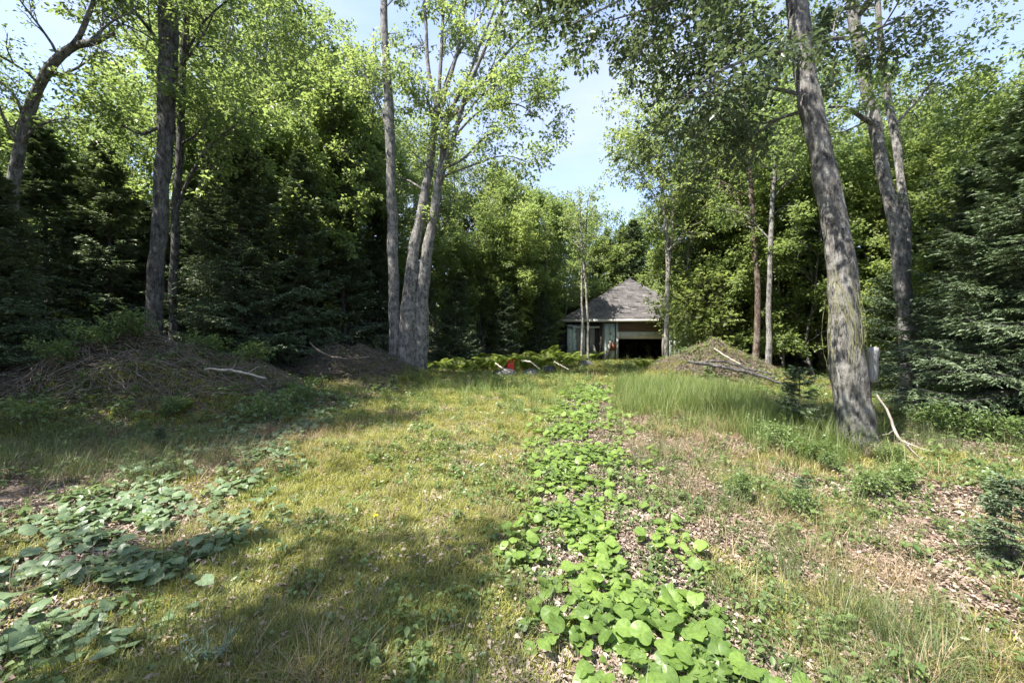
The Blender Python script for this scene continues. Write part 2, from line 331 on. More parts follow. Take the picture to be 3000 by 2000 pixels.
M['bark_red'] = bark_mat('reddish_bark', (0.05, 0.032, 0.025), (0.14, 0.09, 0.07), (0.26, 0.20, 0.16), 11, lich=0.4)
M['twig'] = plain_mat('dead_twig', (0.07, 0.055, 0.045), (0.24, 0.20, 0.165), 12, 0.9)
M['wood_pale'] = plain_mat('pale_dead_wood', (0.24, 0.21, 0.18), (0.44, 0.40, 0.35), 14, 0.85, (1, 1, 0.3))

# ------------------------------------------------------------------ ground
def zones(x, y):
    """albedo of the ground by what covers it"""
    n = fbm(x*1.7, y*1.7, 31)[..., None]; n2 = fbm(x*6, y*6, 41, 3)[..., None]
    lit = np.array([0.22, 0.17, 0.14]); soil = np.array([0.050, 0.040, 0.032]); gr = np.array([0.20, 0.19, 0.085]); moss = np.array([0.05, 0.065, 0.02]); grav = np.array([0.085, 0.085, 0.09])
    c = lit*(0.55+0.9*n2)
    path = (smooth(1.0, 0.2, np.abs(x-(stripx(y)-2.4))/2.6)*0.0+smooth(-5.0-0.1*y, -2.8, x)*smooth(0.35, -0.15, x-stripx(y)-0.2))[..., None]
    farg = (smooth(7, 10, y)*smooth(-5, -2, x)*smooth(6.5, 4.5, x-0.12*y))[..., None]
    g = np.clip(np.maximum(path, farg)+0.3*(n-0.5), 0, 1)
    c = c*(1-g)+gr*(0.6+0.8*n2)*g
    s = smooth(0.9, 0.35, np.abs(x-stripx(y)+0.1)+0.25*(fbm(x*2, y*2, 5)-0.5))[..., None]
    c = c*(1-s*0.8)+grav*(0.4+1.0*n2)*s*0.8
    wood = np.clip(smooth(-6, -8, x)+smooth(6.5, 9, x)+smooth(24, 30, y)+smooth(3, -6, y)*0.3, 0, 1)[..., None]*(1-farg)
    c = c*(1-0.75*wood)+(soil*0.5+moss*0.5)*wood*0.75
    mm = (smooth(0.55, 0.7, fbm(x*0.9, y*0.9, 77))*0.5)[..., None]
    c = c*(1-mm)+moss*mm
    return np.concatenate([c, np.ones_like(c[..., :1])], -1)
def ground_mat():
    m, t = nt('forest_floor'); at = N(t, 'ShaderNodeAttribute', attribute_name='zone')
    tc = N(t, 'ShaderNodeTexCoord'); n1 = N(t, 'ShaderNodeTexNoise'); n1.inputs['Scale'].default_value = 26; n1.inputs['Detail'].default_value = 9; n1.inputs['Roughness'].default_value = 0.75
    t.links.new(tc.outputs['Object'], n1.inputs['Vector'])
    vo = N(t, 'ShaderNodeTexVoronoi'); vo.inputs['Scale'].default_value = 22; t.links.new(tc.outputs['Object'], vo.inputs['Vector'])
    hsv = N(t, 'ShaderNodeSeparateColor'); t.links.new(vo.outputs['Color'], hsv.inputs[0])
    r = ramp(t, [(0.3, (0.35, 0.35, 0.35)), (0.7, (1.6, 1.55, 1.5))], n1.outputs['Fac'])
    r2 = ramp(t, [(0, (0.5, 0.5, 0.5)), (1, (1.5, 1.5, 1.5))], hsv.outputs[0])
    mu = N(t, 'ShaderNodeMixRGB', blend_type='MULTIPLY'); mu.inputs[0].default_value = 1
    mu2 = N(t, 'ShaderNodeMixRGB', blend_type='MULTIPLY'); mu2.inputs[0].default_value = 0.8
    t.links.new(at.outputs['Color'], mu.inputs[1]); t.links.new(r.outputs['Color'], mu.inputs[2])
    t.links.new(mu.outputs['Color'], mu2.inputs[1]); t.links.new(r2.outputs['Color'], mu2.inputs[2])
    p = N(t, 'ShaderNodeBsdfPrincipled'); p.inputs['Roughness'].default_value = 0.95; p.inputs['Specular IOR Level'].default_value = 0.1
    t.links.new(mu2.outputs['Color'], p.inputs['Base Color'])
    b = N(t, 'ShaderNodeBump'); b.inputs['Strength'].default_value = 1; b.inputs['Distance'].default_value = 0.03; t.links.new(n1.outputs['Fac'], b.inputs['Height']); t.links.new(b.outputs['Normal'], p.inputs['Normal'])
    o = N(t, 'ShaderNodeOutputMaterial'); t.links.new(p.outputs[0], o.inputs['Surface']); return m
M['ground'] = ground_mat()
def grid(xs, ys, hf):
    X, Y = np.meshgrid(xs, ys); Z = hf(X, Y); V = np.stack([X, Y, Z], -1).reshape(-1, 3)
    i = np.arange(len(xs)*len(ys)).reshape(len(ys), len(xs))
    F = np.stack([i[:-1, :-1], i[:-1, 1:], i[1:, 1:], i[1:, :-1]], -1).reshape(-1, 4)
    return V, F, zones(X, Y).reshape(-1, 4)
s = np.linspace(-1, 1, 420); wx = 14*s+486*s**7
s2 = np.linspace(-1, 1, 420); wy = 6+17*s2+483*s2**7
V, F, C = grid(wx, wy, Hg)
g = obj('ground', mesh('ground', V, [F], M['ground'], cols=C, smooth_=True)); g['kind'] = 'structure'

# ------------------------------------------------------------------ generic trees
def deciduous(rng, Ht, cr, h0, leafn, size, r0, forks=0, L1=26, L2=7, L3=5, lean=0.04, narrow=0.75):
    """returns wood Geo, leaf Geo in local coordinates"""
    top = np.array([rng.normal()*lean*Ht, rng.normal()*lean*Ht, Ht])
    pts = [np.zeros(3)]
    for k in range(1, 7):
        f = k/6; pts.append(top*f+np.array([rng.normal(), rng.normal(), 0])*0.012*Ht*(f < 1))
    rad = [r0*1.25]+[r0*(1-0.88*k/6) for k in range(1, 7)]
    sk = [resample(pts, rad, 12)]
    for _ in range(forks):
        k = rng.integers(1, 3); a = rng.random()*6.28; d = np.array([math.cos(a), math.sin(a), 0])*cr*0.45
        p0 = pts[k]; q = [p0, p0+d*0.35+np.array([0, 0, Ht*0.15]), p0+d*0.8+np.array([0, 0, Ht*0.35]), top*0.9+d]
        sk.append(resample(q, [rad[k]*0.75, rad[k]*0.6, rad[k]*0.4, 0.015], 12))
    P = np.stack([a for a, b in sk]); Rr = np.stack([b for a, b in sk])
    wood = Geo(); V, F = tubes(P, Rr, 9, 0.08, rng); wood.add(V, F)
    L1n = max(8, L1//(1+forks))
    prof = lambda t: cr*np.sin(np.clip((t-h0+0.12)/(1-h0+0.12), 0, 1)*np.pi*0.93+0.12)**narrow*0.9+0.15
    Q1, R1, _ = sprout(rng, P, Rr, L1n, h0, 0.98, prof, 62, 0.25, 0.25, 7, 0.13, 0.6)
    V, F = tubes(Q1, R1, 5); wood.add(V, F)
    Q2, R2, _ = sprout(rng, Q1, R1, L2, 0.22, 1.0, cr*0.34, 48, 0.12, -0.05, 5, 0.2, 0.7, flat=0.3)
    V, F = tubes(Q2, R2, 4); wood.add(V, F)
    Q3, R3, _ = sprout(rng, Q2, R2, L3, 0.2, 1.0, cr*0.16, 50, 0.05, -0.1, 4, 0.25, 0.8, flat=0.3)
    V, F = tubes(Q3, R3, 3); wood.add(V, F)
    lf = Geo(); V, F, r = twigleaves(rng, Q3, leafn, size, spread=size*0.65); lf.add(V, F, r)
    return wood, lf
def spruce(rng, Ht, cr, r0, nb=130, tw=15, bl=13, h0=0.03, bsize=0.10, sparse=0.0):
    P, Rr = resample([(0, 0, -0.1), (rng.normal()*0.02*Ht, rng.normal()*0.02*Ht, Ht*0.5), (0, 0, Ht)], [r0, r0*0.55, 0.008], 12)
    wood = Geo(); V, F = tubes(P[None], Rr[None], 9, 0.06, rng); wood.add(V, F)
    n = nb; t = h0+(1-h0)*(np.arange(n)+rng.random(n))/n; t = t**0.92
    z = t*Ht; a = rng.random(n)*6.283
    L = cr*((1-t)**0.78)*(0.7+0.5*rng.random(n))+0.10
    K = 7; s = np.linspace(0, 1, K)[None, :]
    e0 = 0.15+0.55*t+rng.normal(size=n)*0.08; dro = (0.62-0.5*t)
    out = s*L[:, None]; zz = z[:, None]+L[:, None]*(e0[:, None]*s-dro[:, None]*s*1.15+0.22*s**3)
    aa = a[:, None]+rng.normal(size=(n, 1))*0.15*s
    cx = np.interp(z, P[:, 2], P[:, 0]); cy = np.interp(z, P[:, 2], P[:, 1])
    Q = np.stack([cx[:, None]+out*np.cos(aa), cy[:, None]+out*np.sin(aa), zz], -1)
    RB = np.maximum(0.004, np.minimum(L*0.012, 0.03))[:, None]*np.linspace(1, 0.3, K)[None]
    V, F = tubes(Q, RB, 4); wood.add(V, F)
    # side twigs lie in the branch's plane
    m = tw; bi = np.repeat(np.arange(n), m); tt = 0.18+0.8*np.tile((np.arange(m)+0.5)/m, n)+rng.normal(size=n*m)*0.02; tt = np.clip(tt, 0.05, 0.99)
    f = tt*(K-1); i = np.clip(f.astype(int), 0, K-2); ss = (f-i)[:, None]
    pos = Q[bi, i]*(1-ss)+Q[bi, i+1]*ss; tan = norm(Q[bi, i+1]-Q[bi, i])
    side = norm(np.cross(tan, np.array([0, 0, 1.0])))*np.where(np.arange(n*m) % 2 == 0, 1, -1)[:, None]
    d = norm(tan*0.65+side*1.0+np.array([0, 0, -0.22])+rng.normal(size=pos.shape)*0.13)
    TL = np.clip(L[bi]*(0.50-0.36*tt), 0.07, 0.75)*(0.7+0.5*rng.random(n*m))
    K2 = 4; s2 = np.linspace(0, 1, K2)[None, :, None]
    T = pos[:, None, :]+d[:, None, :]*TL[:, None, None]*s2+np.array([0, 0, -0.10])*TL[:, None, None]*s2**2
    V, F = tubes(T, np.full((len(T), K2), 0.003), 3); wood.add(V, F)
    # blades: needle covered shoots
    b = bl; ti = np.repeat(np.arange(len(T)), b); q = rng.random(len(ti))
    f = q*(K2-1); i = np.clip(f.astype(int), 0, K2-2); ss = (f-i)[:, None]
    pos = T[ti, i]*(1-ss)+T[ti, i+1]*ss; tan = d[ti]; sd_ = norm(np.cross(tan, np.array([0, 0, 1.0])))*np.where(rng.random(len(ti)) < 0.5, 1, -1)[:, None]
    D = norm(tan*0.8+sd_*(0.25+0.75*rng.random((len(ti), 1)))+rng.normal(size=pos.shape)*np.array([0.2, 0.2, 0.22])+np.array([0, 0, -0.05]))
    Ln = 1.35*bsize*(0.55+0.8*rng.random(len(ti))); Nn = norm(np.array([0, 0, 1.0])+rng.normal(size=pos.shape)*0.5)
    V, F = leafquads(rng, pos, D, Nn, Ln, Ln*0.30, 0.15)
    lf = Geo(); r = np.clip(rng.random(len(T))[ti]*0.5+0.5*rng.random(len(ti)), 0, 1); lf.add(V, F, np.tile(r, 2))
    return wood, lf
LIB = {}
def lib(key, maker, bark, leaf):
    w_, l_ = maker
    LIB[key] = (w_.mesh(key+'_wood', M[bark], True), l_.mesh(key+'_leaves', M[leaf]))
rg = np.random.default_rng
lib('map0', deciduous(rg(1), 15, 3.6, 0.28, 14, 0.145, 0.17, 1), 'bark', 'maple')
lib('map1', deciduous(rg(2), 15, 3.2, 0.36, 14, 0.145, 0.15, 0), 'bark', 'maple')
lib('map2', deciduous(rg(3), 15, 4.0, 0.22, 14, 0.150, 0.18, 2), 'bark_dark', 'maple')
lib('bir0', deciduous(rg(4), 15, 2.7, 0.30, 13, 0.135, 0.11, 0), 'bark_pale', 'birch')
lib('bir1', deciduous(rg(5), 15, 3.0, 0.25, 14, 0.135, 0.12, 1), 'bark', 'birch')
lib('spr0', spruce(rg(11), 10, 2.4, 0.13, 210, 17, 15, bsize=0.12), 'bark_dark', 'spruce')
lib('spr1', spruce(rg(12), 10, 2.1, 0.12, 200, 16, 14, bsize=0.12), 'bark_dark', 'spruce')
lib('spr2', spruce(rg(13), 10, 2.9, 0.14, 220, 18, 15, bsize=0.13), 'bark_dark', 'spruce')
lib('sprN', spruce(rg(14), 9, 3.0, 0.14, 280, 26, 24, bsize=0.085), 'bark_dark', 'spruce')
lib('sap0', deciduous(rg(21), 8, 2.1, 0.06, 20, 0.125, 0.06, 1, 30, 7, 5), 'bark_dark', 'birch')
lib('sap1', deciduous(rg(22), 8, 2.4, 0.08, 20, 0.125, 0.07, 2, 30, 7, 5), 'bark_dark', 'maple')
lib('sap2', deciduous(rg(23), 8, 1.9, 0.05, 22, 0.115, 0.05, 0, 32, 7, 5), 'bark', 'birch')
lib('seed', spruce(rg(15), 1.0, 0.30, 0.012, 46, 9, 14, 0.08, 0.035), 'bark_dark', 'spruce')
NAMES = {'sap': ('young_tree', 'tree'), 'map': ('maple_tree', 'tree'), 'bir': ('birch_tree', 'tree'), 'spr': ('spruce_tree', 'tree'), 'see': ('spruce_seedling', 'seedling')}
def plant(key, x, y, h, label, group=None, rz=0.0, base=15.0, sxy=None, zoff=-0.05):
    nm, cat = NAMES[key[:3]]
    if key[:3] == 'spr': base = 9.0 if key == 'sprN' else 10.0
    if key == 'seed': base = 1.0
    if key[:3] == 'sap': base = 8.0
    s = h/base; sx = s if sxy is None else sxy
    t = thing(nm, (x, y, float(H(x, y))+zoff), label, cat, group, rz, (sx, sx, s))
    a, b = LIB[key]; obj('trunk', a, t); obj('crown', b, t); return t

# ------------------------------------------------------------------ trees named one by one
def hero(name, base, stems, limbs, bark, leaf, label, seed, l1=(10, 1.4, 0.4, 0.98), l2=(6, 0.7), l3=(5, 0.3), leaves=14, size=0.075, limb_l1=(7, 1.0), sides=20, droop=-0.05, flare=1.0, cat='tree', up=0.2, trunk_t1=0.98):
    """stems, limbs: lists of [(u, v, Y, width_px), ...] read off the photograph and placed at their real distance Y"""
    rng = rg(seed); B = W(*base)
    t = thing(name, tuple(B), label, cat)
    SP = []; SR = []
    def conv(l):
        P = [W(u, v, Y)-B for u, v, Y, w_ in l]; Rr = [w_/FX*Y/2*0.86 for u, v, Y, w_ in l]; return P, Rr
    wood = Geo(); sk = []
    for l in stems:
        P, Rr = conv(l); K = 110 if sides > 20 else 48; p, r = resample(P, Rr, K)
        zz = p[:, 2]-p[0, 2]; r = r*(1+0.04*np.sin(zz*5+seed)+0.03*np.sin(zz*11.3)) if sides > 10 else r
        n_ = p+np.stack([0.012*np.sin(zz*3.1+seed), 0.012*np.cos(zz*2.3), 0*zz], 1)
        V, F = tubes(n_[None], r[None], sides)
        ax = np.repeat(n_, sides, 0); d = V-ax; rr = np.linalg.norm(d, axis=1)
        th = np.tile(np.arange(sides), K)
        ridge = 1+0.14*(vnoise(th*(0.5 if sides < 30 else 0.4), np.repeat(zz, sides)*3.0, seed)-0.5)+0.12*(vnoise(th*(1.0 if sides < 30 else 0.8), np.repeat(zz, sides)*12.0, seed+4)-0.5)
        fl = 1+flare*0.35*np.exp(-np.repeat(zz, sides)/0.22)*(0.6+0.8*vnoise(th*0.7, np.zeros_like(th), seed+2))*(np.repeat(zz, sides) > -0.3)
        V = ax+d*(ridge*fl)[:, None]; wood.add(V, F)
        a, b = resample(n_, r, 14); sk.append((a, b, 'stem'))
    obj('trunk', wood.mesh(name+'_trunk', M[bark], True), t)
    lw = Geo()
    for l in limbs:
        P, Rr = conv(l); p, r = resample(P, Rr, 14); V, F = tubes(p[None], r[None], 8, 0.06, rng)
        g_ = Geo(); g_.add(V, F); obj('limb', g_.mesh(name+'_limb', M[bark], True), t)
        sk.append((p, r, 'limb'))
    stemsP = np.stack([a for a, b, c in sk if c == 'stem']); stemsR = np.stack([b for a, b, c in sk if c == 'stem'])
    Q = []; RR = []
    lf = Geo(); tw = Geo()
    def grow(P, Rr, n, L, t0, t1, a_):
        Q1, R1, _ = sprout(rng, P, Rr, n, t0, t1, L, a_, up, 0.2, 6, 0.14, 0.4); V, F = tubes(Q1, R1, 5); tw.add(V, F)
        Q2, R2, _ = sprout(rng, Q1, R1, l2[0], 0.2, 1.0, l2[1], 48, 0.08, droop, 5, 0.2, 0.7, flat=0.3); V, F = tubes(Q2, R2, 4); tw.add(V, F)
        Q3, R3, _ = sprout(rng, Q2, R2, l3[0], 0.15, 1.0, l3[1], 50, 0.0, droop, 4, 0.25, 0.8, flat=0.3); V, F = tubes(Q3, R3, 3); tw.add(V, F)
        V, F, r = twigleaves(rng, Q3, leaves, size, spread=size*0.6); lf.add(V, F, r)
    if l1[0]: grow(stemsP, stemsR, l1[0], l1[1], l1[2], trunk_t1, 60)
    lp = [(a, b) for a, b, c in sk if c == 'limb']
    if lp and limb_l1[0]: grow(np.stack([a for a, b in lp]), np.stack([b for a, b in lp]), limb_l1[0], limb_l1[1], 0.2, 1.0, 48)
    if tw.n: obj('branches', tw.mesh(name+'_branches', M[bark], True), t)
    if lf.n: obj('crown', lf.mesh(name+'_crown', M[leaf]), t)
    return t

hero('maple_tree', (1968, 1052, 5.6),
     [[(1972, 1075, 5.6, 92), (1964, 980, 5.6, 84), (1950, 870, 5.6, 76), (1938, 740, 5.6, 70), (1934, 620, 5.6, 64), (1920, 525, 5.62, 58), (1894, 420, 5.66, 54), (1857, 210, 5.72, 50), (1838, 100, 5.76, 48), (1826, 0, 5.8, 45), (1812, -160, 5.9, 46), (1800, -420, 6.1, 38), (1790, -750, 6.3, 24), (1790, -1050, 6.4, 8)]],
     [[(1845, 140, 5.75, 14), (1790, 130, 5.5, 11), (1700, 155, 5.2, 9), (1620, 195, 4.9, 6), (1550, 250, 4.7, 3)],
      [(1862, 235, 5.7, 14), (1800, 220, 5.9, 10), (1720, 212, 6.1, 8), (1640, 232, 6.3, 6), (1530, 240, 6.5, 3)],
      [(1868, 262, 5.7, 12), (1790, 285, 5.9, 8), (1720, 330, 6.1, 5), (1680, 350, 6.2, 3)],
      [(1858, 110, 5.8, 12), (1910, 102, 6.2, 10), (1975, 95, 6.8, 8), (2060, 60, 7.2, 4)],
      [(1820, -120, 5.85, 22), (1700, -210, 5.4, 16), (1540, -230, 5.0, 11), (1400, -180, 4.8, 7), (1270, -60, 4.8, 3)],
      [(1812, -260, 5.9, 20), (1740, -430, 5.4, 15), (1620, -560, 4.9, 10), (1480, -600, 4.6, 5)],
      [(1830, -20, 5.8, 18), (1740, -40, 5.8, 13), (1620, -10, 5.9, 9), (1500, 30, 6.0, 6), (1400, 60, 6.1, 3)],
      [(1815, -150, 5.9, 18), (1690, -120, 5.5, 13), (1560, -60, 5.2, 9), (1430, 10, 5.0, 6), (1310, 70, 4.9, 3)],
      [(1818, -90, 5.85, 16), (1720, -60, 6.2, 12), (1600, 40, 6.5, 8), (1500, 110, 6.7, 5), (1420, 150, 6.8, 3)],
      [(1805, -300, 6.0, 22), (1950, -420, 6.3, 16), (2120, -480, 6.6, 10), (2300, -430, 6.8, 5)]],
     'bark_moss', 'shade_toned_leaf', 'thick grey leaning trunk beside the small grey box, mossy at its foot', 51,
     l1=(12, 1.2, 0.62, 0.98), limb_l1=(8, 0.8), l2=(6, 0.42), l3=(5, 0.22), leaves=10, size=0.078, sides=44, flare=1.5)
hero('birch_tree', (2088, 905, 9.2),
     [[(2094, 930, 9.2, 42), (2085, 800, 9.2, 38), (2072, 640, 9.2, 33), (2054, 525, 9.3, 30), (2033, 420, 9.3, 28), (2008, 298, 9.4, 28), (1970, 105, 9.5, 26), (1953, 0, 9.6, 22), (1930, -180, 9.8, 26), (1900, -450, 10, 14), (1890, -600, 10, 6)],
      [(2084, 700, 9.25, 18), (2082, 540, 9.5, 18), (2070, 420, 9.7, 17), (2050, 298, 9.9, 18), (2023, 105, 10, 13), (2015, 0, 10, 12), (2000, -250, 10.2, 10), (1990, -450, 10.3, 4)]],
     [[(2022, 305, 9.4, 14), (1985, 285, 9.3, 12), (1950, 262, 9.2, 9), (1890, 258, 9.0, 6)],
      [(2056, 300, 9.9, 8), (2100, 250, 10, 6), (2150, 190, 10, 4)],
      [(1970, 50, 9.6, 12), (2080, -60, 9.3, 9), (2200, -100, 9, 6), (2300, -80, 8.7, 3)]],
     'bark', 'birch', 'lichen spotted leaning birch with two stems behind the mossy trunk', 52,
     l1=(9, 1.9, 0.5, 0.98), l2=(6, 0.8), l3=(5, 0.4), leaves=11, size=0.10, flare=0.4)
hero('maple_tree', (932, 866, 14.0),
     [[(914, 885, 14, 46), (910, 800, 14, 38), (905, 700, 14, 28), (902, 560, 14.1, 27), (898, 400, 14.2, 25), (893, 250, 14.3, 24), (885, 120, 14.4, 20), (880, 0, 14.5, 17), (872, -150, 14.6, 12), (865, -330, 14.8, 5)],
      [(936, 885, 13.9, 66), (938, 800, 13.9, 54), (941, 700, 13.9, 40), (952, 580, 14, 28), (974, 470, 14.1, 24), (992, 360, 14.2, 20), (1004, 260, 14.3, 18)],
      [(960, 880, 14, 50), (965, 780, 14, 44), (972, 660, 14, 34), (990, 540, 14, 24), (1008, 430, 14, 22), (1022, 330, 14, 18), (1028, 270, 14, 15)],
      [(1008, 430, 14, 16), (1030, 370, 13.8, 14), (1055, 280, 13.6, 12), (1085, 190, 13.4, 10), (1130, 90, 13.2, 8), (1180, -20, 13, 6), (1230, -160, 12.8, 3)]],
     [[(1004, 260, 14.3, 14), (985, 180, 14.3, 11), (978, 60, 14.3, 8), (968, -60, 14.3, 6), (960, -250, 14.3, 2)],
      [(1006, 258, 14.3, 12), (1012, 160, 14.3, 10), (1018, 40, 14.3, 8), (1022, -150, 14.3, 3)],
      [(1012, 250, 14.2, 12), (1040, 170, 14.2, 10), (1060, 80, 14.2, 8), (1072, -20, 14.2, 6), (1085, -200, 14.2, 2)],
      [(1026, 280, 14, 12), (1070, 200, 14, 10), (1100, 120, 14, 8), (1145, 10, 14, 6), (1180, -120, 14, 2)],
      [(1030, 290, 13.9, 11), (1090, 225, 13.7, 8), (1150, 150, 13.5, 7), (1215, 85, 13.2, 5), (1290, 40, 12.9, 3), (1330, 20, 12.8, 2)],
      [(1016, 400, 14, 8), (1060, 380, 13.6, 6), (1110, 330, 13.3, 4), (1170, 300, 13, 2)],
      [(1002, 300, 14.3, 7), (990, 272, 14.2, 6), (982, 240, 14.1, 4)],
      [(1040, 330, 13.7, 7), (1100, 270, 13.3, 5), (1180, 250, 13.0, 4), (1250, 290, 12.8, 2)],
      [(1050, 300, 13.6, 7), (1120, 220, 13.2, 5), (1200, 190, 12.9, 4), (1270, 200, 12.6, 2)],
      [(1012, 420, 13.9, 6), (1090, 390, 13.6, 5), (1160, 370, 13.3, 3), (1225, 390, 13.1, 2)],
      [(896, 330, 14.2, 8), (870, 250, 14.4, 6), (840, 190, 14.5, 5), (810, 120, 14.6, 2)],
      [(1004, 262, 14.3, 10), (1045, 150, 14.6, 8), (1100, 60, 14.8, 6), (1150, -80, 15, 3)],
      [(1026, 290, 14, 9), (1110, 210, 14.4, 6), (1200, 140, 14.8, 4), (1240, 120, 15, 2)]],
     'bark', 'birch', 'big many-stemmed maple left of the grass track, its limbs fanning out', 53,
     l1=(8, 1.5, 0.52, 0.98), limb_l1=(6, 1.2), l2=(5, 0.6), l3=(5, 0.3), leaves=9, size=0.115, sides=18, flare=1.0)
hero('maple_tree', (350, 800, 10.0),
     [[(348, 830, 10, 40), (358, 640, 10, 36), (368, 500, 10, 34), (378, 350, 10, 36), (384, 200, 10, 40), (386, 60, 10, 42), (388, -100, 10, 38), (392, -350, 10, 26), (395, -600, 10, 10)]],
     [[(384, 150, 10, 14), (350, 90, 9.8, 10), (310, 40, 9.6, 6), (270, -20, 9.4, 3)],
      [(386, 40, 10, 14), (440, -60, 9.8, 10), (520, -140, 9.5, 6), (600, -180, 9.2, 3)],
      [(372, 300, 10, 9), (325, 320, 10, 6), (280, 300, 10, 4)]],
     'bark_dark', 'maple', 'thick straight dark trunk standing in the spruces on the left', 54,
     l1=(11, 1.8, 0.45, 0.98), l2=(6, 0.8), l3=(5, 0.4), leaves=12, size=0.105, flare=0.3)
hero('maple_tree', (398, 800, 11.0),
     [[(396, 820, 11, 20), (400, 600, 11, 19), (406, 450, 11, 18), (416, 300, 11, 17), (420, 150, 11, 15), (432, 0, 11, 14), (436, -200, 11, 10), (440, -400, 11, 4)]],
     [[(404, 500, 11, 9), (440, 410, 10.8, 8), (480, 350, 10.6, 7), (560, 285, 10.3, 5), (640, 235, 10, 4), (700, 190, 9.8, 2)],
      [(414, 345, 11, 7), (450, 320, 10.9, 5), (480, 280, 10.8, 3)],
      [(420, 150, 11, 8), (470, 60, 10.8, 6), (540, 0, 10.6, 3)]],
     'bark_dark', 'maple', 'slim dark trunk just right of the thick one in the spruces', 55,
     l1=(9, 1.5, 0.4, 0.98), l2=(6, 0.8), l3=(5, 0.4), leaves=12, size=0.105, flare=0.0, sides=12)
hero('maple_tree', (20, 800, 9.0),
     [[(10, 830, 9, 28), (20, 600, 9, 26), (34, 420, 9, 25), (56, 300, 9, 23), (88, 215, 8.9, 22), (125, 155, 8.8, 21), (165, 122, 8.8, 17), (215, 110, 8.7, 15), (262, 90, 8.6, 8)],
      [(150, 135, 8.8, 14), (180, 95, 8.7, 12), (200, 50, 8.6, 10), (218, 0, 8.5, 9), (230, -80, 8.5, 7), (235, -250, 8.5, 3)]],
     [[(45, 350, 9, 8), (20, 310, 8.8, 5), (-20, 200, 8.6, 3)],
      [(60, 290, 9, 9), (20, 215, 9, 6), (-30, 180, 9, 3)],
      [(200, 112, 8.7, 8), (260, 60, 8.8, 5), (320, 30, 9, 3)]],
     'bark', 'maple', 'crooked leaning trunk that forks near the left edge', 56,
     l1=(8, 1.2, 0.5, 0.98), l2=(5, 0.6), l3=(4, 0.3), leaves=6, size=0.08, flare=0.2, sides=14)
hero('birch_tree', (1532, 838, 18.0),
     [[(1530, 850, 18, 15), (1531, 780, 18, 13), (1534, 680, 18, 12), (1533, 590, 18, 11), (1528, 500, 18, 10), (1518, 420, 18, 9), (1508, 340, 18, 7), (1500, 250, 18, 4), (1498, 200, 18, 2)],
      [(1534, 640, 18, 7), (1545, 540, 18, 7), (1543, 440, 18, 6), (1552, 360, 18, 5), (1560, 270, 18, 2)]],
     [[(1526, 500, 18, 5), (1490, 440, 18, 4), (1450, 370, 18, 2)], [(1516, 420, 18, 5), (1470, 350, 17.8, 3), (1420, 320, 17.6, 2)],
      [(1546, 480, 18, 5), (1580, 420, 18, 3), (1620, 370, 18, 2)]],
     'bark_pale', 'birch', 'slim pale birch standing just right of the dark doorway', 57,
     l1=(17, 2.6, 0.36, 0.98), limb_l1=(7, 1.2), l2=(6, 0.7), l3=(5, 0.35), leaves=9, size=0.12, flare=0.0, sides=10, trunk_t1=0.98)
hero('birch_tree', (1578, 808, 19.0),
     [[(1577, 822, 19, 10), (1578, 740, 19, 9), (1580, 640, 19, 9), (1584, 540, 19, 8), (1590, 430, 19, 6), (1594, 330, 19, 4), (1596, 260, 19, 2)]],
     [], 'bark_pale', 'birch', 'thinner pale birch between the doorway birch and the earth mound', 58,
     l1=(14, 1.5, 0.42, 0.98), l2=(6, 0.7), l3=(5, 0.35), leaves=9, size=0.12, flare=0.0, sides=8)
hero('birch_tree', (1342, 815, 20.5),
     [[(1351, 835, 20.5, 7), (1350, 740, 20.5, 6), (1345, 660, 20.5, 6), (1338, 580, 20.5, 5), (1332, 500, 20.5, 6), (1330, 440, 20.5, 2)],
      [(1336, 835, 20.7, 6), (1338, 740, 20.7, 6), (1336, 650, 20.7, 5), (1345, 560, 20.7, 5), (1350, 470, 20.7, 2)]],
     [], 'bark_pale', 'birch', 'pair of thin pale stems in front of the left end of the shed', 59,
     l1=(7, 1.2, 0.5, 0.98), l2=(5, 0.6), l3=(4, 0.35), leaves=8, size=0.12, flare=0.0, sides=8)
hero('maple_tree', (1738, 848, 14.5),
     [[(1737, 865, 14.5, 20), (1738, 780, 14.5, 16), (1742, 700, 14.5, 14), (1735, 600, 14.5, 13), (1728, 480, 14.5, 12), (1715, 330, 14.5, 10), (1705, 150, 14.5, 8), (1700, 0, 14.5, 3)]],
     [], 'bark_red', 'maple', 'brown trunk behind the earth mound, left one of a close pair', 60,
     l1=(13, 1.9, 0.36, 0.98), l2=(6, 0.8), l3=(5, 0.4), leaves=11, size=0.115, flare=0.3, sides=12)
hero('maple_tree', (1766, 852, 13.8),
     [[(1766, 868, 13.8, 17), (1766, 760, 13.8, 13), (1768, 640, 13.8, 12), (1772, 520, 13.8, 11), (1780, 380, 13.8, 9), (1790, 200, 13.8, 7), (1795, 60, 13.8, 3)]],
     [], 'bark', 'maple', 'grey trunk behind the earth mound, right one of a close pair', 61,
     l1=(13, 1.7, 0.36, 0.98), l2=(6, 0.8), l3=(5, 0.4), leaves=11, size=0.115, flare=0.1, sides=12)
hero('maple_tree', (800, 800, 16.5),
     [[(800, 830, 16.5, 12), (802, 600, 16.5, 11), (800, 500, 16.5, 11), (806, 440, 16.5, 10), (826, 390, 16.4, 9), (842, 330, 16.3, 7), (860, 240, 16.2, 3)],
      [(802, 450, 16.5, 7), (795, 380, 16.5, 6), (785, 300, 16.5, 5), (770, 180, 16.5, 2)]],
     [], 'bark_dark', 'maple', 'thin forked dark stem rising from the spruces left of the big maple', 62,
     l1=(8, 1.5, 0.5, 0.98), l2=(6, 0.8), l3=(5, 0.4), leaves=10, size=0.13, flare=0.0, sides=8)

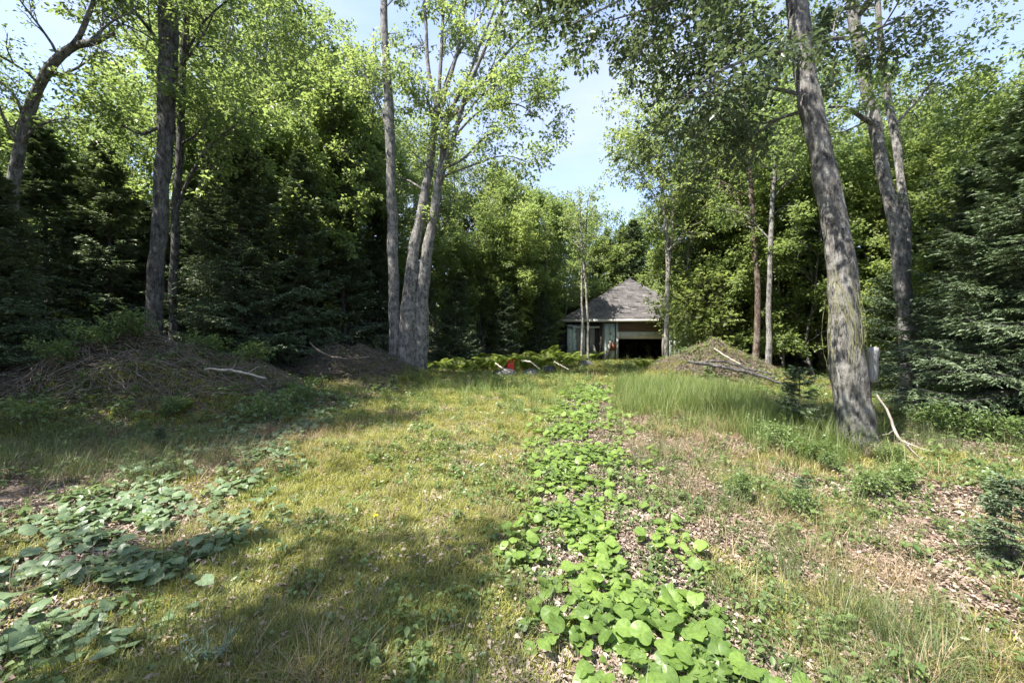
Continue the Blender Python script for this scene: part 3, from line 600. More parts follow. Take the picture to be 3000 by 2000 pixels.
# ------------------------------------------------------------------ trees by kind: (library key, u, Y, v of the top, label, group)
def at(u, Y): return (u-U0)/FX*Y
rr = rg(99)
LM = [(-200, 'beyond the left edge'), (20, 'behind the crooked forked trunk'), (150, 'right of the crooked forked trunk'), (290, 'left of the thick straight trunk'), (370, 'behind the thick straight trunk'), (450, 'right of the slim dark trunk'),
      (560, 'behind the broad spruce'), (680, 'right of the broad spruce'), (780, 'at the thin forked stem'), (860, 'left of the many-stemmed maple'), (940, 'behind the many-stemmed maple'), (1040, 'just right of the many-stemmed maple'), (1120, 'above the red can'),
      (1200, 'above the ferns'), (1260, 'at the left end of the shed'), (1340, 'behind the thin pale stems'), (1430, 'behind the roof peak'), (1510, 'behind the doorway birch'), (1580, 'behind the thinner pale birch'), (1650, 'above the earth mound'),
      (1740, 'behind the close pair of trunks'), (1830, 'right of the close pair of trunks'), (1920, 'behind the mossy trunk'), (2000, 'right of the mossy trunk'), (2080, 'behind the two-stemmed birch'), (2160, 'right of the two-stemmed birch'), (2290, 'above the layered spruce'), (2450, 'at the right edge')]
def grove(rows, label, group, short=None):
    ph = [min(LM, key=lambda l: abs(l[0]-r[1]))[1] for r in rows]
    for k, (key, u, Y, vt) in enumerate(rows):
        x = at(u, Y); h = CAMZ+(V0-vt)/FX*Y-float(H(x, Y)); lb = label
        if short:
            same = sorted(rows[q][2] for q in range(len(rows)) if ph[q] == ph[k]); n_ = len(same); r_ = same.index(Y)
            lb = ('' if n_ == 1 else ('nearer ' if r_ == 0 else 'farther ') if n_ == 2 else ['nearest ', 'middle ', 'farthest '][min(r_, 2)])+short+' '+ph[k]
        plant(key, x, Y, h, lb, group, rr.random()*6.28)
def single(key, u, Y, vt, label, sxy=None, rz=None):
    x = at(u, Y); h = CAMZ+(V0-vt)/FX*Y-float(H(x, Y))
    return plant(key, x, Y, h, label, None, rr.random()*6.28 if rz is None else rz, sxy=sxy)
# spruces of the left edge
single('sprN', -150, 7.6, 250, 'dark spruce filling the left edge, long drooping boughs over the brush')
single('sprN', -20, 7.9, 400, 'low spruce in front of the crooked forked trunk at the left edge')
single('spr2', 90, 11.0, 300, 'dark spruce behind the crooked forked trunk')
single('spr0', 235, 11.5, 330, 'dark pointed spruce between the crooked trunk and the thick straight trunk')
single('sprN', 560, 12.2, 330, 'broad dark spruce right of the slim trunk, its skirt on the brush')
single('spr1', 690, 13.8, 360, 'dark spruce between the broad spruce and the many-stemmed maple')
single('spr0', 800, 15.8, 420, 'narrow dark spruce just left of the many-stemmed maple')
single('spr2', 440, 13.5, 420, 'dark spruce right behind the two dark trunks')
single('spr1', 340, 12.8, 480, 'low spruce behind the foot of the thick straight trunk')
single('spr2', 1060, 18.0, 630, 'dark spruce right of the many-stemmed maple')
single('spr0', 1160, 20.0, 670, 'dark spruce left of the shed, behind the ferns')
single('spr2', 1245, 22.5, 680, 'dark spruce touching the left end of the shed')
single('spr1', 985, 17.0, 640, 'small spruce right behind the many-stemmed maple')
single('spr1', 880, 18.0, 500, 'spruce partly hidden behind the many-stemmed maple')
grove([('spr1', 1385, 36, 560), ('spr0', 1455, 34, 520), ('spr1', 1520, 37, 560), ('spr2', 1560, 34, 590), ('spr0', 1330, 38, 580), ('spr1', 1425, 40, 555)],
      'dark spruce in the woods directly behind the shed', 'spruces behind the shed', 'dark spruce past the shed,')
# right side spruces
single('sprN', 2290, 7.8, 330, 'big dark spruce with layered boughs filling the right edge')
single('sprN', 2440, 6.2, 150, 'spruce at the very right edge, nearest to the camera')
single('spr2', 2150, 10.8, 430, 'dark spruce behind the two-stemmed leaning birch')
single('spr0', 2030, 14.5, 560, 'shaded spruce between the leaning trunks')
single('spr1', 1905, 17.0, 560, 'shaded spruce left of the mossy leaning trunk')
# leafy trees, left
grove([('map2', 170, 22, 300), ('map1', 290, 19, 270), ('bir1', 500, 16, -160), ('map0', 610, 18, 20), ('map2', 690, 20, 170),
       ('map1', 570, 24, -60), ('bir1', 340, 23, 220), ('map0', 60, 25, 290), ('bir0', 450, 22, 60)],
      'leafy tree in the sunlit woods above the left spruces', 'leafy trees above the left spruces', 'tall leafy tree')
grove([('map2', 800, 24, 280), ('bir1', 745, 18, 130), ('map0', 900, 24, 320), ('bir1', 970, 26, 350)],
      'leafy tree behind the left stem of the many-stemmed maple', 'leafy trees behind the many-stemmed maple', 'leafy tree of the back row')
single('map2', 1085, 24, 400, 'bright leafy tree right of the many-stemmed maple')
single('bir1', 1180, 27, 425, 'bright yellow-green tree left of the sky gap')
single('map0', 1255, 30, 470, 'leafy tree below the sky gap')
single('bir0', 1300, 27, 500, 'small leafy tree at the left corner of the shed roof')
grove([('map2', 1010, 32, 440), ('map0', 1130, 34, 460), ('map1', 1350, 38, 520), ('bir1', 1430, 42, 545), ('map0', 1500, 40, 500), ('map2', 1560, 36, 480), ('map1', 1230, 38, 480)],
      'far leafy tree in the woods beyond the shed', 'far leafy trees beyond the shed', 'far leafy tree beyond the shed,')
grove([('sap0', 1040, 20, 560), ('sap1', 1110, 21, 520), ('sap0', 1185, 22.5, 500), ('sap2', 1250, 24.5, 490), ('sap1', 1010, 24, 470), ('sap0', 1290, 31, 500), ('sap1', 1385, 35, 520), ('sap2', 1150, 26, 450), ('sap2', 1460, 38, 540)],
      'bright young leafy tree in the sunlit gap left of the shed', 'young leafy trees around the clearing', 'bright young leafy tree')
grove([('sap1', 600, 15.5, 300), ('sap0', 690, 15.5, 330), ('sap2', 760, 17, 300), ('sap1', 240, 14, 350), ('sap0', 120, 13.5, 340), ('sap2', 830, 19, 330), ('sap0', 480, 15, 200), ('sap1', 20, 13, 330), ('sap2', 880, 20, 380), ('sap1', 690, 17, 240)],
      'young leafy tree growing among the left spruces', 'young leafy trees among the left spruces', 'young leafy tree among spruces,')
grove([('sap1', 1630, 18.5, 420), ('sap0', 1710, 17.5, 440), ('sap1', 1740, 17, 400), ('sap2', 1800, 15.5, 400), ('sap0', 1870, 14.5, 380), ('sap1', 1668, 22, 400), ('sap2', 1700, 21, 330), ('sap0', 1820, 20, 300), ('sap1', 1960, 15, 380), ('sap2', 2130, 12.5, 380), ('sap0', 2060, 14, 330)],
      'young leafy tree in the woods right of the shed', 'young leafy trees right of the shed', 'young leafy tree')
single('sap1', 2260, 9.6, 300, 'sunlit yellow-green young maple above the layered spruce')
frng = rg(444)
grove([(['spr0', 'spr1', 'spr2'][k % 3], -300+2900*((k*0.618) % 1), 34+26*frng.random(), 560+60*frng.random()) for k in range(64)],
      'dark spruce far back in the woods', 'spruces far back in the woods')
# leafy trees, right
single('bir1', 1640, 22, 300, 'leafy tree right of the two pale birches')
single('map0', 1700, 18, 320, 'leafy tree above the earth mound', sxy=0.75)
single('map2', 1850, 17, 230, 'dense leafy tree left of the mossy leaning trunk')
single('map1', 2240, 12.0, 220, 'sunlit maple above the layered spruce', sxy=0.62)
grove([('map1', 1760, 24, 280), ('bir1', 1910, 22, 130), ('map0', 1990, 21, 230), ('map0', 1690, 30, 330), ('map2', 2160, 17, 330), ('bir1', 2350, 13, 110), ('map2', 2440, 17, 160), ('map1', 2100, 24, 300), ('map1', 1640, 34, 380)],
      'leafy tree in the woods behind the right-hand trunks', 'leafy trees behind the right-hand trunks', 'tall leafy tree')
# shaded understorey of young trees
grove([('spr1', 1830, 21, 640), ('spr0', 1700, 24, 640), ('spr2', 1960, 20, 600), ('spr1', 1640, 26, 650), ('spr0', 2080, 16, 600), ('spr2', 1760, 28, 600), ('spr1', 1880, 26, 600)],
      'shaded young spruce deep in the woods right of the mound', 'young spruces in the right-hand woods', 'shaded young spruce')
grove([('spr2', 20, 15, 420), ('spr1', 160, 16, 440), ('spr0', 260, 17, 430), ('spr2', 380, 18, 470), ('spr1', 500, 17, 440), ('spr2', 620, 17, 480), ('spr0', 740, 19, 520), ('spr1', 920, 22, 620), ('spr2', 1040, 24, 640), ('spr0', 1120, 26, 650), ('spr2', 1200, 30, 650)],
      'spruce in the second row of the dark woods left of the shed', 'second row of spruces', 'dark spruce of the second row,')
# the same wood beside and behind the camera; some left trees added for shade
OUT = [('map0', -9.8, 2.7, 12.5), ('map1', -12.0, 5.2, 13), ('map2', -11.0, 4.0, 12), ('bir1', -7.2, -1.0, 10), ('spr1', -11.5, 3.0, 7), ('map1', -12.5, -4.5, 10), ('spr2', -14, 0.0, 8), ('map1', -16, 5, 12), ('spr1', -15, 9, 9), ('bir0', -8.5, -2.5, 8), ('map1', 9.5, 1.5, 12), ('spr2', 10.5, -2, 8),
       ('map0', 12, -8, 12), ('spr0', 3, -17, 9), ('map1', 8, -14, 12), ('map2', 14, 4, 13), ('spr1', 12, 1, 8), ('spr2', -9, -16, 8)]
for k, x, y, h in OUT:
    plant(k, x, y, h, 'tree of the same wood outside the picture, some added for ground shade', 'trees outside the picture', rr.random()*6.28)
print('trees', sum(1 for o in COL.objects if o.name.startswith(('maple', 'birch', 'spruce'))))
# ------------------------------------------------------------------ shed
def shed():
    Y = 25.0
    X = lambda u, y=Y: (u-U0)/FX*y
    Z = lambda v, y=Y: CAMZ-(v-V0)/FX*y
    zb = 0.22; ze = 2.83; x0, x1 = 3.1, 12.3; yb = 32.4
    t = thing('shed', (7.7, 28.6, zb), 'old garage shed with hipped shingle roof and half-open door beyond the track', 'shed')
    O = np.array([7.7, 28.6, zb])
    def part(name, Vs, mat, parent=t, faces=BOXF, rot=None):
        g = Geo(); V = np.asarray(Vs, float)-O; g.add(V, faces); return obj(name, g.mesh('shed_'+name, mat), parent)
    m_roof = plain_mat('roof_felt', (0.10, 0.098, 0.10), (0.16, 0.155, 0.15), 3, 0.9)
    m_sh = plain_mat('worn_shingle', (0.085, 0.080, 0.085), (0.20, 0.185, 0.185), 2.2, 0.9, bump=0.3, dirt=((0.30, 0.28, 0.275), 1.6, 0.58))
    m_green = plain_mat('pale_green_board', (0.42, 0.50, 0.46), (0.58, 0.65, 0.61), 3, 0.75, (1, 1, 0.3), dirt=((0.13, 0.12, 0.09), 2.3, 0.52))
    m_grey = plain_mat('weathered_board', (0.14, 0.13, 0.12), (0.30, 0.28, 0.25), 8, 0.9, (3, 3, 0.3))
    m_brown = plain_mat('brown_plank', (0.085, 0.052, 0.034), (0.17, 0.11, 0.075), 7, 0.8, (0.3, 3, 3), varobj=0.3)
    m_white = plain_mat('dirty_white_panel', (0.42, 0.41, 0.37), (0.56, 0.54, 0.49), 3, 0.6, (0.4, 1, 1), bump=0.05, dirt=((0.25, 0.23, 0.2), 2, 0.6))
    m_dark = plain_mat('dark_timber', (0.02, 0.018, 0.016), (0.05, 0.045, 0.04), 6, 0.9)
    m_rust = plain_mat('rusty_sheet', (0.16, 0.055, 0.028), (0.27, 0.11, 0.06), 9, 0.8)
    pk = np.array([8.45, 28.5, 5.92]); c = [np.array([x0, Y, ze]), np.array([x1, Y, ze]), np.array([x1, yb, ze]), np.array([x0, yb, ze])]
    rv = c+[p-np.array([0, 0, 0.06]) for p in c]+[pk]
    roof = part('roof', rv, m_roof, faces=np.array([[0, 1, 8], [1, 2, 8], [2, 3, 8], [3, 0, 8], [5, 4, 7], [5, 7, 6], [0, 4, 5], [0, 5, 1], [1, 5, 6], [1, 6, 2], [2, 6, 7], [2, 7, 3], [3, 7, 4], [3, 4, 0]]))
    rng = rg(5)
    sg = Geo()
    for k in range(4):
        a, b = c[k], c[(k+1) % 4]; n = norm(np.cross(b-a, pk-a)); 
        mid = (a+b)/2; foot = a+(b-a)*np.dot(pk-a, b-a)/np.dot(b-a, b-a); L = np.linalg.norm(pk-foot); rows = int(L/0.125)
        for r in range(rows):
            f0 = r/rows; f1 = (r+1.12)/rows; f1 = min(f1, 0.995)
            A0 = a+(pk-a)*f0; B0 = b+(pk-b)*f0; A1 = a+(pk-a)*f1; B1 = b+(pk-b)*f1
            w_ = np.linalg.norm(B0-A0); nn = max(1, int(w_/0.33)); e = (np.arange(nn+1)+((r % 2)*0.5)*(np.arange(nn+1) % (nn) != 0))/nn; e = np.clip(e, 0, 1)
            for i in range(nn):
                if e[i+1]-e[i] < 0.001: continue
                if rng.random() < 0.03: continue
                s0, s1 = e[i]+0.0007, e[i+1]-0.0007; up = 0.018+0.012*rng.random()+(0.03 if rng.random() < 0.06 else 0)
                pts = [A0+(B0-A0)*s0+n*up, A0+(B0-A0)*s1+n*up, A1+(B1-A1)*s1+n*0.008, A1+(B1-A1)*s0+n*0.008]
                low = [pts[0]-n*up*0.9, pts[1]-n*up*0.9]
                sg.add(np.array(pts+low)-O, np.array([[0, 1, 2, 3], [4, 5, 1, 0]]), rng.random())
    sh = obj('shingles', sg.mesh('shed_shingles', m_sh), roof); sh['kind'] = 'stuff'
    part('fascia', boxv(x0, x1, Y-0.03, Y-0.003, ze-0.17, ze-0.005), m_white)
    part('fascia', boxv(x0-0.03, x0-0.003, Y, yb, ze-0.17, ze-0.005), m_white)
    yf = Y+0.35
    # walls that close the inside
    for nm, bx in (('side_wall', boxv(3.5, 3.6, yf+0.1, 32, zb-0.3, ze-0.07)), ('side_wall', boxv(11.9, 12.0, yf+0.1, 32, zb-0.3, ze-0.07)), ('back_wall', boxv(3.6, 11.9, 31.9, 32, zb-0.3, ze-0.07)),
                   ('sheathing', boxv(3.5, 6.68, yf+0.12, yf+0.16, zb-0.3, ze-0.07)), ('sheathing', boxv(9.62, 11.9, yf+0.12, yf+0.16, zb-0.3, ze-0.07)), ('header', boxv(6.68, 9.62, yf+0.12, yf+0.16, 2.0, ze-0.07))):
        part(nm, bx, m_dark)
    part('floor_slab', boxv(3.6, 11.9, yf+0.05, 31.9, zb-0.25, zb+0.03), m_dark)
    # front boards
    x = 3.52; k = 0
    while x < 6.5:
        w_ = 0.24+0.1*rng.random(); top = ze-0.28-0.22*rng.random() if x < 5.6 else ze-0.24
        if not (k in (4, 6)):
            part('wall_board', boxv(x, min(x+w_-0.012, 6.6), yf+0.03*rng.random(), yf+0.10, zb-0.15, top), m_grey if k in (2, 5, 7) else m_green)
        x += w_; k += 1
    x = 9.72
    while x < 11.7:
        w_ = 0.24+0.1*rng.random(); part('wall_board', boxv(x, x+w_-0.012, yf+0.03*rng.random(), yf+0.10, zb-0.15, ze-0.22), m_green); x += w_
    part('rail', boxv(3.52, 5.55, yf-0.07, yf-0.01, 2.28, 2.40), m_green)
    part('corner_post', boxv(6.62, 6.76, yf-0.10, yf+0.10, zb-0.2, ze-0.18), m_green)
    part('corner_post', boxv(9.55, 9.68, yf-0.06, yf+0.10, zb-0.2, ze-0.18), m_grey)
    part('corner_post', boxv(5.60, 5.74, yf-0.08, yf-0.003, zb-0.2, ze-0.18), m_dark)
    for i in range(4):
        z = 2.05+i*0.152; part('plank', boxv(6.77, 9.54, yf-0.02+0.008*(i % 2), yf+0.04, z, z+0.146), m_brown)
    d = part('door', boxv(6.78, 9.53, yf-0.055, yf-0.022, 1.60, 2.045), m_white)
    part('door_rail', boxv(6.78, 9.53, yf-0.075, yf-0.057, 1.81, 1.835), m_white, d)
    part('rusty_sheet', boxv(6.16, 6.60, yf-0.13, yf-0.104, 0.86, 1.32), m_rust)
    part('brace', boxv(6.10, 6.18, yf-0.10, yf-0.02, zb-0.2, 1.45), m_grey)
    part('downpipe', boxv(6.68, 6.74, yf-0.17, yf-0.11, zb-0.1, ze-0.10), m_grey)
    return m_grey
m_grey = shed()
for k, (x, dx, h) in enumerate(((5.95, 0.25, 1.3), (5.35, -0.2, 1.0))):
    g_ = Geo(); V = boxv(-0.07, 0.07, -0.015, 0.015, 0, h); V[4:, 0] += dx; V[4:, 1] += 0.25; g_.add(V, BOXF)
    o = obj('plank', g_.mesh('loose_plank', m_grey), None, (x, 24.95, float(H(x, 24.95))-0.05)); tag(o, ['weathered grey plank leaning on the shed left of its door post', 'shorter grey plank leaning left on the shed wall'][k], 'plank')

# ------------------------------------------------------------------ mounds
ML = [('brush_pile', 'long low heap of dead brush and leaves in front of the left spruces', 'brush pile'),
      ('brush_pile', 'smaller heap of grey brush left of the many-stemmed maple', 'brush pile'),
      ('earth_mound', 'round grassy earth mound right of the shed, sticks lying on its foot', 'mound')]
M['mound'] = M['ground']
def sticks(rng, n, m, lmin, lmax, rmin, rmax, lift, K=4, tilt=0.18):
    cx, cy, a, sx, sy = m
    r = np.sqrt(rng.random(n))*1.5; th = rng.random(n)*6.283; x = cx+r*sx*np.cos(th)*0.9; y = cy+r*sy*np.sin(th)*0.9
    d = norm(np.stack([rng.normal(size=n), rng.normal(size=n), rng.normal(size=n)*tilt], 1)); L = lmin+(lmax-lmin)*rng.random(n)**1.6
    s_ = np.linspace(-0.5, 0.5, K)[None, :, None]; P = np.zeros((n, K, 3)); P[:, :, 0] = x[:, None]; P[:, :, 1] = y[:, None]
    P += d[:, None, :]*L[:, None, None]*s_; P += rng.normal(size=P.shape)*0.04*L[:, None, None]
    z = H(P[:, :, 0], P[:, :, 1]); P[:, :, 2] = P[:, :, 2]*0.5+z+lift*rng.random((n, 1))+0.01
    R = (rmin+(rmax-rmin)*rng.random(n)**2)[:, None]*np.linspace(1, 0.5, K)[None]
    return P, R
for k, m in enumerate(MOUNDS):
    cx, cy, a, sx, sy = m; th = np.linspace(0, 2*np.pi, 65)[:-1]; r = np.linspace(0, 2.0, 26)[1:]
    X = cx+np.outer(r, np.cos(th))*sx; Yy = cy+np.outer(r, np.sin(th))*sy
    X = np.r_[cx, X.ravel()]; Yy = np.r_[cy, Yy.ravel()]
    Z = Hg(X, Yy)+Hm(X, Yy, m); n_ = 64
    i = 1+np.arange(25*n_).reshape(25, n_); f4 = np.stack([i[:-1], i[1:], np.roll(i[1:], -1, 1), np.roll(i[:-1], -1, 1)], -1).reshape(-1, 4)
    f3 = np.stack([np.zeros(n_, int), i[0], np.roll(i[0], -1)], -1)
    B = np.array([cx, cy, float(Hg(cx, cy))]); V = np.stack([X, Yy, Z], -1)
    c = zones(X+0*cx, Yy)*0.8 if k < 2 else zones(X, Yy)*0.3+np.array([0.085, 0.090, 0.04, 1])*0.7
    if k == 0: c = c*0.5+np.array([0.09, 0.085, 0.045, 1])*0.4
    c[:, 3] = 1
    t = thing(ML[k][0], tuple(B), ML[k][1], ML[k][2])
    obj('mound_body', mesh('mound_body', V-B, [f3, f4], M['mound'], cols=c, smooth_=True), t)
    rng = rg(70+k)
    g_ = Geo(); P, R = sticks(rng, [1900, 1500, 2000][k], m, 0.25, 1.2, 0.004, 0.013, [0.22, 0.25, 0.10][k]); V, F = tubes(P-B, R, 3); g_.add(V, F, np.repeat(rng.random(len(P)), 3*3))
    o = obj('dead_twigs', g_.mesh('dead_twigs', M['twig']), t); o['kind'] = 'stuff'
    P, R = sticks(rng, [16, 16, 8][k], m, 0.7, 1.6, 0.008, 0.018, 0.18, 6)
    for j in range(len(P)):
        V, F = tubes(P[j:j+1]-B, R[j:j+1], 6, 0.1, rng); g_ = Geo(); g_.add(V, F); obj('dead_branch', g_.mesh('dead_branch', M['twig'], True), t)

def stick(name, pts, label, mat, cat='branch', sides=8, seed=1, forks=0):
    P = [W(u, v, Y) for u, v, Y, w_ in pts]; R = [w_/FX*Y/2 for u, v, Y, w_ in pts]; B = P[0]
    p, r = resample(np.array(P)-B, R, 14); rng = rg(seed); p = p+rng.normal(size=p.shape)*np.array(r)[:, None]*0.35
    g_ = Geo(); V, F = tubes(p[None], r[None], sides, 0.1, rng); g_.add(V, F)
    if forks:
        Q, R1, _ = sprout(rng, p[None], r[None], forks, 0.3, 0.95, 0.35, 45, 0.2, 0, 4, 0.2, 0.6); V, F = tubes(Q, R1, 4); g_.add(V, F)
    o = obj(name, g_.mesh(name, mat, True), None, tuple(B)); return tag(o, label, cat)
stick('fallen_branch', [(2014, 918, 5.5, 4), (2040, 958, 5.45, 5), (2056, 1000, 5.4, 6), (2066, 1018, 5.35, 6), (2090, 1045, 5.3, 5), (2116, 1066, 5.25, 3)], 'bare bleached branch leaning down to the right from the mossy trunk', M['wood_pale'], forks=2)
stick('log', [(1575, 842, 12.6, 5), (1640, 850, 12.4, 8), (1700, 864, 12.1, 8), (1760, 880, 11.8, 8), (1800, 893, 11.6, 5)], 'dark rotten log along the front foot of the earth mound', M['bark_dark'], 'log', forks=6, seed=3)
stick('log', [(1590, 846, 12.5, 4), (1660, 842, 12.5, 5), (1720, 858, 12.2, 5), (1775, 872, 11.9, 4)], 'thinner dark branch lying across the rotten log', M['bark_dark'], 'log', forks=5, seed=4)
stick('fallen_branch', [(1640, 812, 12.9, 3), (1672, 832, 12.6, 4), (1704, 850, 12.3, 3)], 'pale straight stick leaning on the front of the earth mound', M['wood_pale'], seed=5)
stick('fallen_branch', [(470, 858, 7.7, 4), (540, 864, 7.6, 6), (612, 882, 7.4, 4)], 'pale stick lying on the right flank of the long brush heap', M['wood_pale'], seed=6, forks=2)
stick('fallen_branch', [(712, 800, 12.1, 3), (740, 822, 11.9, 5), (790, 834, 11.7, 5), (850, 832, 11.5, 3)], 'crooked grey stick on the smaller brush heap', M['twig'], seed=7, forks=3)
stick('fallen_branch', [(2190, 1130, 4.3, 5), (2220, 1170, 4.0, 6), (2262, 1235, 3.6, 4)], 'brown stick in the leaf litter at the right edge', M['twig'], seed=8, forks=2)

# ------------------------------------------------------------------ small grey box on its post
def greybox():
    B = W(2003, 1050, 5.72); B[2] = float(H(B[0], B[1])); t = thing('post_board', tuple(B), 'weathered pale grey board on a rotten stub post against the mossy trunk', 'board')
    mz = plain_mat('weathered_grey_board', (0.15, 0.145, 0.14), (0.36, 0.355, 0.35), 14, 0.85, (2.5, 2.5, 0.35), bump=0.6, dirt=((0.16, 0.15, 0.13), 9, 0.56), spec=0.2)
    zt = CAMZ-(810-V0)/FX*5.72-B[2]; zb_ = CAMZ-(890-V0)/FX*5.72-B[2]
    n = 9; zs = np.linspace(0, 1, n); g_ = Geo(); rng = rg(6); rows = []
    for q in zs:
        z = zb_+(zt-zb_)*q; xl = -0.045-0.012*q+0.004*rng.normal(); xr = 0.058+0.027*q**0.7+0.004*rng.normal()
        if q == 1: xl += 0.012; xr -= 0.018
        rows.append([[xl, -0.028, z], [(xl+xr)/2, -0.034, z+(0.012 if q == 1 else 0)], [xr, -0.026, z], [xr, 0.02, z], [(xl+xr)/2, 0.024, z+(0.010 if q == 1 else 0)], [xl, 0.022, z]])
    V = np.array(rows).reshape(-1, 3); i = np.arange(n*6).reshape(n, 6); F = np.stack([i[:-1], np.roll(i[:-1], -1, 1), np.roll(i[1:], -1, 1), i[1:]], -1).reshape(-1, 4)
    g_.add(V, F); g_.F4.append(np.array([[0, 3, 2, 1], [0, 5, 4, 3]])+0); g_.r4.append(np.zeros(2)); g_.m4.append(np.zeros(2)); k = (n-1)*6
    g_.F4.append(np.array([[k, k+1, k+2, k+3], [k, k+3, k+4, k+5]])); g_.r4.append(np.zeros(2)); g_.m4.append(np.zeros(2))
    obj('board', g_.mesh('post_board_board', mz), t)
    p, r = resample([(0.0, 0.075, -0.1), (-0.02, 0.07, zb_*0.5), (0.0, 0.075, zb_), (0.012, 0.078, zt-0.1)], [0.062, 0.055, 0.05, 0.036], 16); V, F = tubes(p[None], r[None], 9, 0.14, rng); g_ = Geo(); g_.add(V, F); obj('post', g_.mesh('post_board_post', M['bark_red'], True), t)
    for q in (0.25, 0.8):
        g_ = Geo(); z = zb_+(zt-zb_)*q; g_.add(boxv(0.005, 0.013, -0.040, -0.030, z, z+0.008), BOXF); obj('nail', g_.mesh('post_board_nail', M['bark_dark']), t)
greybox()
# hanging strands of yellow-green lichen and vine on the mossy trunk
def vines():
    rng = rg(8); mv = plain_mat('yellow_lichen', (0.15, 0.155, 0.06), (0.30, 0.30, 0.15), 12, 0.9)
    B = W(1950, 700, 5.3); g_ = Geo()
    lines = [[(1932, 690), (1948, 745), (1972, 800), (1985, 840), (1996, 885)], [(1946, 700), (1958, 770), (1955, 830), (1948, 870)], [(1925, 660), (1942, 700), (1966, 770), (1990, 850)],
             [(1906, 700), (1903, 780), (1912, 850), (1916, 900)], [(1958, 640), (1972, 690), (1978, 760), (1984, 800)], [(1918, 620), (1926, 680), (1920, 760)], [(1974, 790), (1982, 830), (1992, 850), (2002, 880)]]
    for l in lines:
        for q in range(5):
            o = rng.normal(size=2)*np.array([7, 22])
            P = np.array([W(u+o[0]+rng.normal()*2.5, v+o[1], 5.27+0.02*rng.random()+0.12*((abs(u-1945)/38)**2)) for u, v in l])
            p, r = resample(P-B, list(np.linspace(0.0035, 0.0012, len(l))), 14)
            p = p+rng.normal(size=p.shape)*0.006; V, F = tubes(p[None], r[None], 4); g_.add(V, F)
    o = obj('hanging_vine', g_.mesh('hanging_vine', mv), None, tuple(B)); tag(o, 'dry yellow-green vine strands hanging down the mossy trunk', 'vine')
vines()

# ------------------------------------------------------------------ rocks and scrap by the ferns
def rock(u, v, Y, w_, h, label, mat, seed, name='rock'):
    rng = rg(seed); nU, nV = 16, 9; th = np.linspace(0, 2*np.pi, nU+1)[:-1]; ph = np.linspace(-0.3, np.pi/2, nV)
    d = np.stack([np.outer(np.cos(ph), np.cos(th)), np.outer(np.cos(ph), np.sin(th)), np.outer(np.sin(ph), np.ones(nU))], -1)
    k = 0.75+0.5*fbm(d[..., 0]*1.8+seed, d[..., 1]*1.8+d[..., 2]*2, seed); P = d*k[..., None]*np.array([w_/2, w_/2.4, h*0.62]); 
    i = np.arange(nU*nV).reshape(nV, nU); F = np.stack([i[:-1], np.roll(i[:-1], -1, 1), np.roll(i[1:], -1, 1), i[1:]], -1).reshape(-1, 4)
    g_ = Geo(); g_.add(P.reshape(-1, 3), F); x = at(u, Y); o = obj(name, g_.mesh(name, mat), None, (x, Y, float(H(x, Y))+0.02)); return tag(o, label, name)
m_rock = plain_mat('grey_rock', (0.06, 0.06, 0.06), (0.17, 0.165, 0.16), 5, 0.9, bump=0.7)
m_drock = plain_mat('dark_rock', (0.018, 0.019, 0.024), (0.05, 0.05, 0.06), 6, 0.6, bump=0.6)
rock(990, 835, 16.5, 0.85, 0.62, 'grey rock right of the foot of the many-stemmed maple', m_rock, 3)
rock(1030, 842, 16.0, 0.55, 0.32, 'low dark rock between the maple foot and the ferns', m_drock, 4)
rock(1160, 848, 15.5, 1.0, 0.48, 'flat dark rock under the red can', m_drock, 5)
rock(1218, 846, 16.0, 0.75, 0.42, 'brown-grey rock right of the red can', m_rock, 6)
rock(1262, 842, 16.8, 0.6, 0.50, 'small bluish dark rock, rightmost of the row by the track', m_drock, 7)
rock(1345, 838, 20.0, 0.9, 0.45, 'tan rock on the grass in front of the shed wall', m_rock, 8)
stick('fallen_branch', [(1138, 846, 15.1, 3), (1155, 858, 14.8, 4), (1172, 868, 14.4, 3)], 'pale broken stick in front of the flat dark rock', M['wood_pale'], seed=11)
stick('fallen_branch', [(1198, 840, 15.2, 3), (1220, 844, 14.9, 4), (1240, 860, 14.6, 3)], 'curved pale stick right of the flat dark rock', M['wood_pale'], seed=12)
stick('fallen_branch', [(1272, 842, 15.4, 2), (1290, 852, 15.1, 3), (1306, 860, 14.9, 2)], 'thin pale stick near the bluish dark rock', M['wood_pale'], seed=13)
def redcan():
    x, Y = at(1172, 15.6), 15.6; z = float(H(x, Y))+0.25; m_red = plain_mat('red_plastic', (0.50, 0.035, 0.03), (0.62, 0.06, 0.045), 3, 0.45, bump=0.02)
    t = thing('fuel_can', (x, Y, z), 'small faded red can standing on the flat dark rock among ferns', 'can', rz=0.4)
    def bx(nm, V):
        g_ = Geo(); g_.add(V, BOXF); o = obj(nm, g_.mesh('fuel_can_'+nm, m_red), t); b = o.modifiers.new('bevel', 'BEVEL'); b.width = 0.02; b.segments = 3
    V = boxv(-0.15, 0.15, -0.10, 0.10, 0, 0.28); V[4:, 0] *= 0.75; bx('can_body', V)
    bx('handle', boxv(-0.09, 0.07, -0.022, 0.022, 0.36, 0.40)); bx('handle_post', boxv(-0.09, -0.05, -0.02, 0.02, 0.29, 0.37)); bx('handle_post', boxv(0.03, 0.07, -0.02, 0.02, 0.29, 0.37))
    p, r = resample([(0.10, 0, 0.27), (0.15, 0, 0.36), (0.21, 0, 0.42)], [0.03, 0.025, 0.018], 6); g_ = Geo(); V, F = tubes(p[None], r[None], 8); g_.add(V, F); obj('spout', g_.mesh('fuel_can_spout', m_red, True), t)
redcan()

